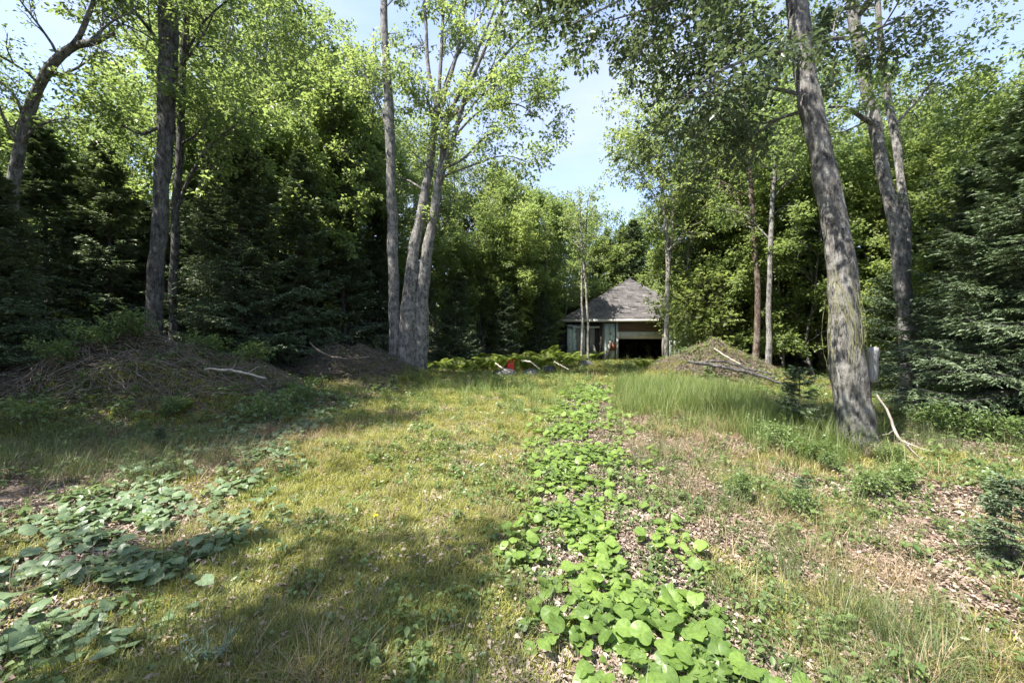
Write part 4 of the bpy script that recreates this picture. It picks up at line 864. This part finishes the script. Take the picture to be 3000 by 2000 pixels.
# ------------------------------------------------------------------ ferns and shrubs
def fernlib(seed, n=11, L=0.62):
    rng = rg(seed); g_ = Geo()
    for k in range(n):
        a = k/n*6.283+rng.normal()*0.25; l = L*(0.75+0.45*rng.random()); K = 9; s_ = np.linspace(0, 1, K)
        hx = s_*l*0.85; hz = l*(1.35*s_-0.75*s_**2.2)
        P = np.stack([hx*np.cos(a), hx*np.sin(a), hz], -1); V, F = tubes(P[None], np.linspace(0.004, 0.001, K)[None], 3); g_.add(V, F, 0.3)
        n_ = 24; t_ = 0.20+0.79*(np.arange(n_)/n_); x = np.stack([np.interp(t_, s_, P[:, q]) for q in range(3)], -1)
        tan = norm(np.stack([np.interp(np.minimum(t_+0.05, 1), s_, P[:, q]) for q in range(3)], -1)-x+1e-6*np.array([math.cos(a), math.sin(a), 0]))
        for sg in (1, -1):
            sd_ = norm(np.cross(tan, np.array([0, 0, 1.0])))*sg; w_ = l*0.22*np.sin(np.clip(t_*1.05, 0, 1)*np.pi)**0.7+0.012
            V, F = leafquads(rng, x, norm(sd_+tan*0.35-np.array([0, 0, 0.12])), norm(np.cross(tan, sd_)*-sg+np.array([0, 0, 0.2])), w_, np.full(n_, l*0.030), 0.05); g_.add(V, F, np.tile(rng.random(n_)*0.5+0.25*rng.random(), 2))
    return g_.mesh('fern_fronds', M['fern'])
FERN = [fernlib(1, 15, 0.5), fernlib(2, 13, 0.45), fernlib(3, 17, 0.55)]
rng = rg(17); kf = 0
FG = [('lush fern in the bank of ferns between the maple and the shed', 'ferns in the bank left of the shed'), ]
fern_pos = [(at(u, Y), Y, s_) for u, Y, s_ in [(1010, 16.2, 1.1), (1050, 16.6, 1.2), (1090, 16.2, 1.2), (1125, 17.2, 1.5), (1150, 17, 1.4), (1190, 17.2, 1.5), (1215, 17.6, 1.5), (1240, 18, 1.5), (1265, 18.5, 1.6), (1290, 19, 1.5), (1070, 17.5, 1.3), (1105, 18.5, 1.5), (1160, 18.6, 1.6), (1205, 19, 1.7), (1250, 20, 1.7), (1030, 15.4, 0.9), (975, 15.5, 0.9), (1080, 15.2, 0.8), (1300, 21, 1.5), (1335, 22.5, 1.5), (1365, 23.5, 1.3), (1320, 20, 1.1)]]
for x, Y, s_ in fern_pos:
    o = obj('fern', FERN[kf % 3], None, (x, Y, float(H(x, Y))), (rng.normal()*0.1, rng.normal()*0.1, rng.random()*6.28), s_*1.25); kf += 1
    tag(o, FG[0][0], 'fern', FG[0][1])
for u, Y, s_, lab in [(1500, 16.8, 1.7, 'bright yellow-green fern at the foot of the doorway birch'), (1545, 17.6, 1.4, 'bright fern right behind the doorway birch'), (1478, 17.6, 1.2, 'small fern left of the doorway birch'),
                      (250, 7.6, 0.5, 'small sunlit fern on the front of the long brush heap'), (420, 7.2, 0.5, 'small fern at the right foot of the long brush heap')]:
    x = at(u, Y); o = obj('fern', FERN[kf % 3], None, (x, Y, float(H(x, Y))), (0, 0, rng.random()*6.28), s_); kf += 1; tag(o, lab, 'fern')

def shrublib(seed, ns=7, h=0.6, size=0.055, l1=7, l2=4, n=5, mat='shrub', spread=0.5):
    rng = rg(seed); a = rng.random(ns)*6.283; K = 6; s_ = np.linspace(0, 1, K); hh = h*(0.6+0.6*rng.random(ns)); ou = spread*h*(0.2+0.9*rng.random(ns))
    P = np.stack([np.outer(ou*np.cos(a), s_**1.3), np.outer(ou*np.sin(a), s_**1.3), np.outer(hh, s_-0.18*s_**2)], -1); R = np.full((ns, 1), 0.007*h/0.6)*np.linspace(1, 0.3, K)[None]
    wd = Geo(); V, F = tubes(P, R, 5); wd.add(V, F)
    Q, R1, _ = sprout(rng, P, R, l1, 0.25, 1.0, h*0.42, 50, 0.2, 0, 5, 0.2, 0.6, flat=0.3); V, F = tubes(Q, R1, 3); wd.add(V, F)
    Q2, R2, _ = sprout(rng, Q, R1, l2, 0.2, 1.0, h*0.2, 45, 0.1, 0, 4, 0.2, 0.7, flat=0.3); V, F = tubes(Q2, R2, 3); wd.add(V, F)
    lf = Geo(); V, F, r = twigleaves(rng, Q2, n, size, 0.4, size*0.6, 0.66); lf.add(V, F, r)
    return wd.mesh('shrub_stems', M['twig'], True), lf.mesh('shrub_leaves', M[mat])
SHR = [shrublib(1), shrublib(2, 9, 0.6, 0.06), shrublib(3, 5, 0.6, 0.085, 5, 3, 4), shrublib(4, 12, 1.6, 0.085, 9, 6, 7, 'maple', 0.55), shrublib(5, 14, 1.6, 0.07, 10, 6, 7, 'birch', 0.7)]
def shrub(k, x, y, s_, label, group=None, name='shrub', cat='shrub'):
    t = thing(name, (x, y, float(H(x, y))-0.02), label, cat, group, rng.random()*6.28, s_); obj('stems', SHR[k][0], t); obj('leaves', SHR[k][1], t); return t
for k, u, Y, s_, lab in [(0, 215, 8.0, 0.9, 'sunlit shrub on the crest of the long brush heap'), (1, 300, 8.6, 1.0, 'leafy shrub behind the crest of the long brush heap'), (0, 130, 7.4, 0.8, 'low shrub on the left flank of the long brush heap'),
                         (0, 480, 9.2, 0.9, 'leafy shrub at the right end of the long brush heap'), (1, 580, 9.8, 1.0, 'shrub between the two brush heaps'), (2, 618, 7.0, 0.9, 'pale broad-leaved shrub in front of the gap between the brush heaps'), (2, 700, 8.2, 0.8, 'broad-leaved shrub at the edge of the track below the smaller heap'),
                         (0, 400, 7.0, 0.6, 'tiny shrub in front of the long brush heap'), (2, 60, 6.0, 0.7, 'shaded shrub near the left edge below the spruce'),
                         (2, 1860, 5.0, 0.55, 'bright leafy shrub left of the foot of the mossy trunk'), (0, 1785, 5.3, 0.65, 'upright pale-leaved shrub near the spruce seedling'), (1, 1905, 4.7, 0.35, 'low leafy shrub in front of the mossy trunk'),
                         (0, 2050, 4.9, 0.45, 'bright shrub right of the foot of the mossy trunk'), (1, 2070, 4.1, 0.42, 'sunlit yellow-green shrub in the leaf litter right of the mossy trunk'), (0, 2000, 3.9, 0.5, 'small bright shrub in the leaf litter'),
                         (1, 2160, 6.2, 0.8, 'green shrub behind the bleached branch'), (0, 2250, 6.0, 0.7, 'green shrub under the layered spruce'), (0, 2330, 5.6, 0.7, 'green shrub at the right edge below the spruce'), (1, 2170, 7.4, 0.9, 'shaded shrub behind the bleached branch'),
                         (2, 2290, 3.8, 0.6, 'broad-leaved shrub in the litter at the right edge'), (0, 1830, 3.6, 0.45, 'low dark shrub in the litter beside the rushes'), (1, 1700, 3.9, 0.4, 'tiny shrub in the litter right of the round-leaved plants')]:
    shrub(k, at(u, Y), Y, s_, lab)
ub = rg(31)
for k in range(46):
    u = 1600+ub.random()*700; Y = 16+ub.random()*12; shrub(3+k % 2, at(u, Y), Y, 1.0+1.3*ub.random(), 'leafy young growth in the woods behind the right-hand trunks', 'young growth in the right-hand woods', 'sapling', 'sapling')
for k in range(30):
    u = 1000+ub.random()*560; Y = 30+ub.random()*10; shrub(3+k % 2, at(u, Y), Y, 1.6+1.6*ub.random(), 'leafy young growth in the woods around the shed', 'young growth around the shed', 'sapling', 'sapling')
for k in range(14):
    u = 0+ub.random()*900; Y = 13+ub.random()*7; shrub(3+k % 2, at(u, Y), Y, 0.9+0.9*ub.random(), 'leafy young growth under the left spruces', 'young growth under the left spruces', 'sapling', 'sapling')
for x, y, h, lab in [(at(1838, 6.2), 6.2, 0.98, 'young spruce left of the mossy trunk, in the tall grass'), (3.45, 2.75, 0.62, 'small spruce seedling cut by the right edge of the picture'), (at(370, 5.6), 5.6, 0.32, 'tiny spruce seedling in front of the long brush heap'),
                     (at(1845, 3.7), 3.7, 0.30, 'tiny spruce seedling in the leaf litter'), (at(905, 11), 11.0, 0.5, 'small spruce in front of the smaller brush heap')]:
    plant('seed', x, y, h, lab, zoff=-0.01)

# ------------------------------------------------------------------ round-leaved plants (coltsfoot)
def roundleaf(seed, petiole=0.12):
    """heart-shaped leaf of unit width, on a stalk; the blade's centre is the origin"""
    rng = rg(seed); n = 18; th = np.linspace(0, 2*np.pi, n, endpoint=False); 
    r = 0.5*(1-0.42*np.exp(-((np.minimum(th, 2*np.pi-th))/0.42)**2)+0.03*np.cos(th*5+seed)+0.018*rng.normal(size=n)); r[9] *= 1.06
    z = 0.07*np.cos(2*th+seed)+0.016*np.cos(7*th)+0.03*rng.normal(size=n)-0.06
    ring = np.stack([-r*np.cos(th), r*np.sin(th), z], -1); mid = np.stack([-r*0.5*np.cos(th), r*0.5*np.sin(th), z*0.3+0.010*np.cos(th*7)], -1)
    V = np.concatenate([[[-0.12, 0, -0.02]], mid, ring]); i = np.arange(n); j = (i+1) % n
    f3 = np.stack([np.zeros(n, int), 1+i, 1+j], -1); f4 = np.stack([1+i, 1+n+i, 1+n+j, 1+j], -1)
    return V, f3, f4
RL = [roundleaf(k) for k in range(4)]
def coltsfoot(name, label, cen, hw, Yr, n, mat, size, seed, cov, tilt=0.30):
    rng = rg(seed); t = thing(name, (cen(3.0), 3.0, float(H(cen(3.0), 3.0))), label, 'ground plants'); B = np.array(t.location)
    base = [mesh('round_leaf', V, [a, b], M[mat], smooth_=True, luv=V) for V, a, b in RL]; luv = []
    pts = []; tries = 0
    while len(pts) < n:
        tries += 1
        if tries > 40000: break
        y = Yr[0]*(Yr[1]/Yr[0])**(rng.random()**0.9); q = rng.normal()*0.55
        if abs(q) > 1.25: continue
        x = cen(y)+q*hw(y)
        if fbm(np.array(x*3.0), np.array(y*3.0), seed) < cov+0.12*rng.random()*abs(q): continue
        s_ = size(y)*(0.5+0.75*rng.random()**0.8)
        if any((x-a)**2+(y-b)**2 < (0.40*(s_+c))**2 for a, b, _, c in pts[-700:]) and rng.random() < 0.90: continue
        pts.append((x, y, 0.03+0.13*rng.random()*(s_/0.14), s_))
    pts.sort(key=lambda p: p[1]); big = Geo(); st = Geo()
    for k, (x, y, hz, s_) in enumerate(pts):
        z = float(H(x, y))+hz; rz = rng.random()*6.283; tx, ty = rng.normal()*tilt, rng.normal()*tilt
        if k < 300:
            obj('leaf', base[k % 4], t, (x-B[0], y-B[1], z-B[2]), (tx, ty, rz), (s_, s_*(0.85+0.3*rng.random()), s_))
        else:
            V, a, b = RL[k % 4]; c, s2 = math.cos(rz), math.sin(rz); v = V*s_; v = np.stack([v[:, 0]*c-v[:, 1]*s2, v[:, 0]*s2+v[:, 1]*c, v[:, 2]], -1); v[:, 2] += v[:, 0]*tx+v[:, 1]*ty
            v += np.array([x, y, z])-B; r_ = rng.random(); nn = big.n; luv.append(V); big.add(v, a, r_); big.add(np.zeros((0, 3)), b+0, r_) if False else None
            big.F4.append(b+nn); big.r4.append(np.full(len(b), r_)); big.m4.append(np.zeros(len(b)))
        P = np.array([[x+rng.normal()*0.04, y+rng.normal()*0.04, z-hz-0.01], [x+rng.normal()*0.015, y, z-hz*0.4], [x-0.1*s_*math.cos(rz), y-0.1*s_*math.sin(rz), z-0.004]])-B
        if y < 6: V, F = tubes(P[None], np.array([[0.003, 0.0025, 0.002]]), 4); st.add(V, F, 0.3)
    if big.n: o = obj('far_leaves', big.mesh('far_leaves', M[mat], True, np.concatenate(luv)), t); o['kind'] = 'stuff'
    o = obj('stalks', st.mesh('stalks', M['rush']), t); o['kind'] = 'stuff'
    return pts
strip = coltsfoot('coltsfoot_patch', 'winding strip of bright green round-leaved plants along the right rut of the track', lambda y: float(stripx(y)), lambda y: float(np.interp(y, [1.5, 2.2, 3, 5, 8, 13], [0.62, 0.62, 0.62, 0.72, 0.85, 0.8])), (1.5, 12.5), 2300, 'coltsfoot', lambda y: float(np.interp(y, [1.5, 2.4, 4, 8, 13], [0.098, 0.090, 0.082, 0.095, 0.11])), 5, 0.455)
leftp = coltsfoot('coltsfoot_patch', 'loose patch of paler round-leaved plants left of the sunny grass', lambda y: float(np.interp(y, [1.8, 2.4, 3.2, 4.5, 5.6, 8, 9.5], [-2.7, -2.95, -3.15, -3.6, -3.95, -4.4, -4.5])), lambda y: float(np.interp(y, [2, 3.2, 5, 9], [0.8, 1.05, 1.0, 0.8])), (1.9, 9.5), 2100, 'coltsfoot_pale', lambda y: float(np.interp(y, [1.5, 2.4, 4, 9], [0.092, 0.085, 0.080, 0.095])), 9, 0.44, 0.28)

# ------------------------------------------------------------------ grass, litter and other ground cover (geometry nodes)
def blades(rng, n, L, w_, spread, lean, K=3):
    g_ = Geo(); a = rng.random(n)*6.283; r = spread*np.sqrt(rng.random(n)); b = np.stack([r*np.cos(a), r*np.sin(a), np.zeros(n)-0.01], -1)
    d = a+rng.normal(size=n)*0.8; l = L*(0.5+0.7*rng.random(n)); le = lean*(0.4+rng.random(n)); sx = np.stack([-np.sin(d), np.cos(d), np.zeros(n)], -1)
    s_ = np.linspace(0, 1, K); P = []
    for q in s_:
        c = b+np.stack([np.cos(d)*l*le*q**1.7, np.sin(d)*l*le*q**1.7, l*(q-0.35*le*q**2)], -1); ww = w_*(1-q**1.5)*0.5
        P += [c-sx*ww, c+sx*ww] if q < 1 else [c]
    V = np.stack(P, 1).reshape(-1, 3); m = len(P); i = np.arange(n)*m; rr_ = rng.random(n)
    F4 = np.concatenate([np.stack([i+2*k, i+2*k+1, i+2*k+3, i+2*k+2], -1) for k in range(K-2)]); F3 = np.stack([i+m-3, i+m-2, i+m-1], -1)
    g_.add(V, F4, np.tile(rr_, K-2)); g_.F3.append(F3); g_.r3.append(rr_); g_.m3.append(np.zeros(n)); return g_
def protoc(name, meshes):
    c = bpy.data.collections.new(name)
    for k, me in enumerate(meshes):
        o = bpy.data.objects.new('%s_piece' % name, me); c.objects.link(o)
    return c
def scatter(name, label, cat, pts, scl, coll, seed, tilt=0.12):
    rng = rg(seed); n = len(pts)
    me = bpy.data.meshes.new(name); me.vertices.add(n); P = np.asarray(pts, np.float32); me.vertices.foreach_set('co', P.ravel())
    ro = np.stack([rng.normal(size=n)*tilt, rng.normal(size=n)*tilt, rng.random(n)*6.283], -1).astype(np.float32)
    a = me.attributes.new('rot', 'FLOAT_VECTOR', 'POINT'); a.data.foreach_set('vector', ro.ravel())
    a = me.attributes.new('scl', 'FLOAT', 'POINT'); a.data.foreach_set('value', np.asarray(scl, np.float32))
    a = me.attributes.new('pick', 'INT', 'POINT'); a.data.foreach_set('value', rng.integers(0, len(coll.objects), n).astype(np.int32))
    me.materials.append(coll.objects[0].data.materials[0]); me.update()
    o = obj(name, me); tag(o, label, cat, None, 'stuff')
    ng = bpy.data.node_groups.new(name, 'GeometryNodeTree'); ng.interface.new_socket('Geometry', in_out='INPUT', socket_type='NodeSocketGeometry'); ng.interface.new_socket('Geometry', in_out='OUTPUT', socket_type='NodeSocketGeometry')
    gi = ng.nodes.new('NodeGroupInput'); go = ng.nodes.new('NodeGroupOutput'); ip = ng.nodes.new('GeometryNodeInstanceOnPoints'); ci = ng.nodes.new('GeometryNodeCollectionInfo')
    ci.inputs['Collection'].default_value = coll; ci.inputs['Separate Children'].default_value = True; ci.inputs['Reset Children'].default_value = True
    def att(nm, ty):
        a_ = ng.nodes.new('GeometryNodeInputNamedAttribute'); a_.data_type = ty; a_.inputs['Name'].default_value = nm; return [s_ for s_ in a_.outputs if s_.enabled and s_.name == 'Attribute'][0]
    e2r = ng.nodes.new('FunctionNodeEulerToRotation'); ng.links.new(att('rot', 'FLOAT_VECTOR'), e2r.inputs[0])
    ng.links.new(gi.outputs[0], ip.inputs['Points']); ng.links.new(ci.outputs[0], ip.inputs['Instance']); ip.inputs['Pick Instance'].default_value = True
    ng.links.new(att('pick', 'INT'), ip.inputs['Instance Index']); ng.links.new(e2r.outputs[0], ip.inputs['Rotation']); ng.links.new(att('scl', 'FLOAT'), ip.inputs['Scale'])
    ng.links.new(ip.outputs[0], go.inputs[0]); md = o.modifiers.new('scatter', 'NODES'); md.node_group = ng; return o
def field(rng, n, dens, r0=1.1, r1=26, p=0.35, az=68):
    u = rng.random(n); q = 1-p; r = (r0**q+u*(r1**q-r0**q))**(1/q); a = np.radians((rng.random(n)*2-1)*az); x = r*np.sin(a); y = r*np.cos(a)
    k = rng.random(n) < dens(x, y); x, y = x[k], y[k]; return np.stack([x, y, H(x, y)], -1)
sx_ = stripx
def on_strip(x, y): return smooth(0.85, 0.45, np.abs(x-sx_(y)))*(y < 13)
def left_edge(y): return np.interp(y, [1.5, 3, 5, 8, 12, 16, 24], [-2.4, -2.4, -2.9, -3.7, -3.6, -3.0, -1.0])
def right_edge(y): return np.interp(y, [1.5, 5, 9, 12, 16, 24], [0.4, 0.7, 2.6, 4.6, 7, 9.5])
def d_lawn(x, y):
    n = fbm(x*1.3, y*1.3, 61)
    c = smooth(-0.5, 0.35, x-left_edge(y))*smooth(0.35, -0.3, x-right_edge(y))*(0.30+0.70*smooth(0.36, 0.55, n+0.08))*(0.50+0.50*smooth(0.36, 0.5, fbm(x*4.5, y*4.5, 63)))*(1-0.85*on_strip(x, y))
    low = 0.5*smooth(0.42, 0.56, fbm(x*0.8, y*0.8, 67))*(1-on_strip(x, y))
    return np.clip(np.maximum(c, low), 0, 1)*(y < 24.6)
def gsc(pts, rng, a=0.7, b=0.8, k=0.05): return (a+b*rng.random(len(pts)))*(1+k*np.maximum(0, np.hypot(pts[:, 0], pts[:, 1])-3))
rng = rg(201)
lawn = protoc('lawn_tuft', [blades(rng, 20, 0.064, 0.0058, 0.06, 1.0, 3).mesh('lawn_tuft', M['grass']) for _ in range(5)])
pts = field(rng, 120000, d_lawn, 1.1, 26, 0.45); s_ = gsc(pts, rng, 0.55, 0.8, 0.10)
scatter('grass', 'short yellow-green grass of the sunny track', 'grass', pts, s_, lawn, 1)
tall = protoc('tall_tuft', [blades(rng, 34, 0.50, 0.0062, 0.10, 0.45, 4).mesh('tall_tuft', M['tallgrass']) for _ in range(4)])
def d_tall(x, y):
    a = np.exp(-(((x-(0.33*y+0.6))/1.7)**2))*smooth(6.8, 8.5, y)*smooth(12.8, 11.2, y)
    b = np.exp(-((x-4.1)**2/0.7+(y-6.6)**2/1.2))*0.7
    c = 0.10*smooth(22, 24, y)*smooth(3, 5, x)*smooth(12, 10, x)+0.12*np.exp(-((x+0.5)**2/12+(y-12)**2/6))
    return np.clip(a*1.0+b+c, 0, 1)*(1-on_strip(x, y))*(y < 25)
pts = field(rng, 26000, d_tall, 4, 25, 0.2, 45); s_ = (0.55+0.65*rng.random(len(pts)))
scatter('tall_grass', 'tall green grass in front of the earth mound', 'grass', pts, s_, tall, 2)
dry = protoc('dry_tuft', [blades(rng, 22, 0.20, 0.0034, 0.07, 0.9, 4).mesh('dry_tuft', M['drygrass']) for _ in range(4)])
def d_dry(x, y):
    a = np.exp(-((x-(3.0+0.25*(y-6)))**2/1.6+(y-6.8)**2/4)); b = 0.15*smooth(0.45, 0.62, fbm(x*1.6, y*1.6, 81)); c = 0.8*np.exp(-((x+4.0)**2/2.0+(y-6.0)**2/1.2)); d = 0.3*np.exp(-((x-2.6)**2/0.6+(y-2.9)**2/0.8))
    return np.clip(a+b+c+d, 0, 1)*(1-on_strip(x, y))
pts = field(rng, 16000, d_dry, 1.2, 20, 0.5, 66); scatter('dry_grass', 'reddish dry grass beside the track', 'grass', pts, gsc(pts, rng, 0.5, 0.8), dry, 3)
rush = protoc('rush_tuft', [blades(rng, 30, 0.26, 0.0032, 0.09, 0.55, 4).mesh('rush_tuft', M['rush']) for _ in range(4)])
def d_rush(x, y):
    a = 0.5*np.exp(-((x-(1.75+0.10*y))**2/0.35+(y-2.0)**2/0.35)); b = 0.35*np.exp(-((x-2.1)**2/0.5+(y-4.4)**2/1.6)); c = 0.9*smooth(-3.4, -4.4, x)*smooth(4.0, 4.9, y)*smooth(6.6, 5.6, y); d = 0.12*np.exp(-((x+1.4)**2/2.5+(y-1.9)**2/0.15))
    e = 0.5*smooth(5.2, 6.2, x)*smooth(4.5, 5.5, y)*smooth(10, 8, y)
    return np.clip(a+b+c+d+e, 0, 1)
pts = field(rng, 15000, d_rush, 1.2, 12, 0.4, 66); scatter('rushes', 'dark green wiry rushes among the leaf litter', 'grass', pts, gsc(pts, rng, 0.5, 0.75), rush, 4)
# dead leaves
def litterproto(rng, n=15, R=0.15):
    a = rng.random(n)*6.283; r = R*np.sqrt(rng.random(n)); C = np.stack([r*np.cos(a), r*np.sin(a), 0.004+0.02*rng.random(n)], -1); D = norm(np.stack([rng.normal(size=n), rng.normal(size=n), rng.normal(size=n)*0.25], -1))
    L = 0.030*(0.5+0.9*rng.random(n)); V, F = leafquads(rng, C, D, norm(np.array([0, 0, 1.0])+rng.normal(size=(n, 3))*0.45), L, L*0.6, 0.35); g_ = Geo(); g_.add(V, F, np.tile(rng.random(n), 2)); return g_.mesh('leaf_litter', M['litter'])
lit = protoc('leaf_litter', [litterproto(rng) for _ in range(6)])
def d_lit(x, y): return np.clip(1.0-0.95*np.clip(d_lawn(x, y)*1.9, 0, 1)+0.05, 0, 1)*(0.35+0.65*smooth(0.3, 0.55, fbm(x*1.5, y*1.5, 91)))
pts = field(rng, 46000, d_lit, 1.1, 22, 0.6, 68); scatter('leaf_litter', 'brown dead leaves strewn over the bare ground', 'leaf litter', pts, gsc(pts, rng, 0.6, 0.7), lit, 5, 0.05)
tws = []
for _ in range(4):
    P = np.zeros((4, 3, 3)); b = rng.normal(size=(4, 2))*0.08; d = rng.random(4)*6.28; l = 0.08+0.2*rng.random(4)
    for q in range(3): P[:, q, 0] = b[:, 0]+np.cos(d)*l*(q-1)*0.5; P[:, q, 1] = b[:, 1]+np.sin(d)*l*(q-1)*0.5; P[:, q, 2] = 0.012+0.012*rng.random(4)
    g_ = Geo(); V, F = tubes(P, np.tile([[0.003, 0.0026, 0.0015]], (4, 1)), 4); g_.add(V, F); tws.append(g_.mesh('fallen_twigs', M['twig']))
twc = protoc('fallen_twigs', tws); pts = field(rng, 7000, lambda x, y: 0.15+0.6*(1-d_lawn(x, y)), 1.2, 18, 0.5, 66); scatter('fallen_twigs', 'small twigs lying on the ground', 'twigs', pts, gsc(pts, rng, 0.35, 0.75), twc, 6, 0.08)
# small broad-leaved weeds
def weed(rng, n=9, L=0.045, h=0.07):
    a = rng.random(n)*6.283; C = np.stack([0.03*np.cos(a), 0.03*np.sin(a), h*rng.random(n)], -1); D = norm(np.stack([np.cos(a), np.sin(a), 0.3*rng.normal(size=n)], -1)); l = L*(0.6+0.7*rng.random(n))
    V, F = leafquads(rng, C, D, norm(np.array([0, 0, 1.0])+rng.normal(size=(n, 3))*0.3), l, l*0.6, 0.15); g_ = Geo(); g_.add(V, F, np.tile(rng.random(n), 2))
    P = np.stack([C*np.array([0.2, 0.2, 0])-np.array([0, 0, 0.01]), C], 1); V, F = tubes(P, np.full((n, 2), 0.0012), 3); g_.add(V, F, 0.2); return g_.mesh('small_weeds', M['shrub'])
wc = protoc('small_weeds', [weed(rng) for _ in range(4)]+[weed(rng, 14, 0.05, 0.14) for _ in range(2)])
def d_weed(x, y): return np.clip(0.8*smooth(0.46, 0.60, fbm(x*1.9, y*1.9, 101))+0.08+0.5*smooth(5, 8, x)*smooth(4, 6, y)+0.9*smooth(5.0, 7, y)*smooth(-4.0, -5.2, x)*smooth(0.3, 0.5, fbm(x, y, 7)), 0, 1)
pts = field(rng, 22000, d_weed, 1.2, 22, 0.5, 68); scatter('small_weeds', 'small broad-leaved weeds among grass and litter', 'weeds', pts, gsc(pts, rng, 0.35, 0.65, 0.12), wc, 7)

# ------------------------------------------------------------------ single small plants
def dandelion():
    x, y = -1.15, 3.34; t = thing('dandelion', (x, y, float(H(x, y))), 'single small yellow flower in the sunny grass', 'flower'); h = 0.13
    g_ = Geo(); V, F = tubes(np.array([[[0, 0, 0], [0.01, 0, h*0.6], [0.008, 0, h]]]), np.array([[0.003, 0.0025, 0.0025]]), 5); g_.add(V, F, 0.3); obj('stem', g_.mesh('dandelion_stem', M['rush']), t)
    a = np.linspace(0, 6.283, 25)[:-1]; g_ = Geo(); rng = rg(3)
    for k, (l, up) in enumerate(((0.024, 0.25), (0.019, 0.6), (0.012, 1.4))):
        D = norm(np.stack([np.cos(a+k), np.sin(a+k), np.full(24, up)], -1)); V, F = leafquads(rng, np.tile([[0.008, 0, h]], (24, 1)), D, np.tile([[0, 0, 1.0]], (24, 1)), np.full(24, l), np.full(24, 0.006), 0.05); g_.add(V, F)
    obj('flower_head', g_.mesh('dandelion_head', M['petal']), t)
    g_ = Geo(); a = np.linspace(0, 6.283, 8)[:-1]; D = norm(np.stack([np.cos(a), np.sin(a), np.full(7, 0.25)], -1)); V, F = leafquads(rng, D*0.005, D, np.tile([[0, 0, 1.0]], (7, 1)), np.full(7, 0.11), np.full(7, 0.025), 0.1); g_.add(V, F, 0.4); obj('leaves', g_.mesh('dandelion_leaves', M['shrub']), t)
dandelion()
def silver():
    x, y = -1.46, 1.93; t = thing('silver_herb', (x, y, float(H(x, y))), 'small silvery green herb with narrow leaves at the bottom edge', 'herb'); rng = rg(4)
    n = 7; a = rng.random(n)*6.283; K = 5; s_ = np.linspace(0, 1, K); P = np.stack([np.outer(0.11*np.cos(a), s_), np.outer(0.11*np.sin(a), s_), np.outer(0.10+0.06*rng.random(n), s_-0.2*s_**2)], -1)
    g_ = Geo(); V, F = tubes(P, np.full((n, K), 0.002), 4); g_.add(V, F, 0.5); obj('stems', g_.mesh('silver_stems', M['silver']), t)
    g_ = Geo(); 
    for k in range(n):
        m = 26; tt = 0.2+0.8*rng.random(m); C = np.stack([np.interp(tt, s_, P[k, :, q]) for q in range(3)], -1); b = rng.random(m)*6.283; D = norm(np.stack([np.cos(b), np.sin(b), 0.5+0.4*rng.normal(size=m)], -1)); l = 0.035*(0.6+0.7*rng.random(m))
        V, F = leafquads(rng, C, D, norm(np.array([0, 0, 1.0])+rng.normal(size=(m, 3))*0.3), l, l*0.16, 0.1); g_.add(V, F, np.tile(rng.random(m), 2))
    obj('leaves', g_.mesh('silver_leaves', M['silver']), t)
silver()
print('tris', sum(sum(len(p.vertices)-2 for p in me.polygons) if len(me.polygons) < 2000 else len(me.polygons)*1.5 for me in bpy.data.meshes if me.users))
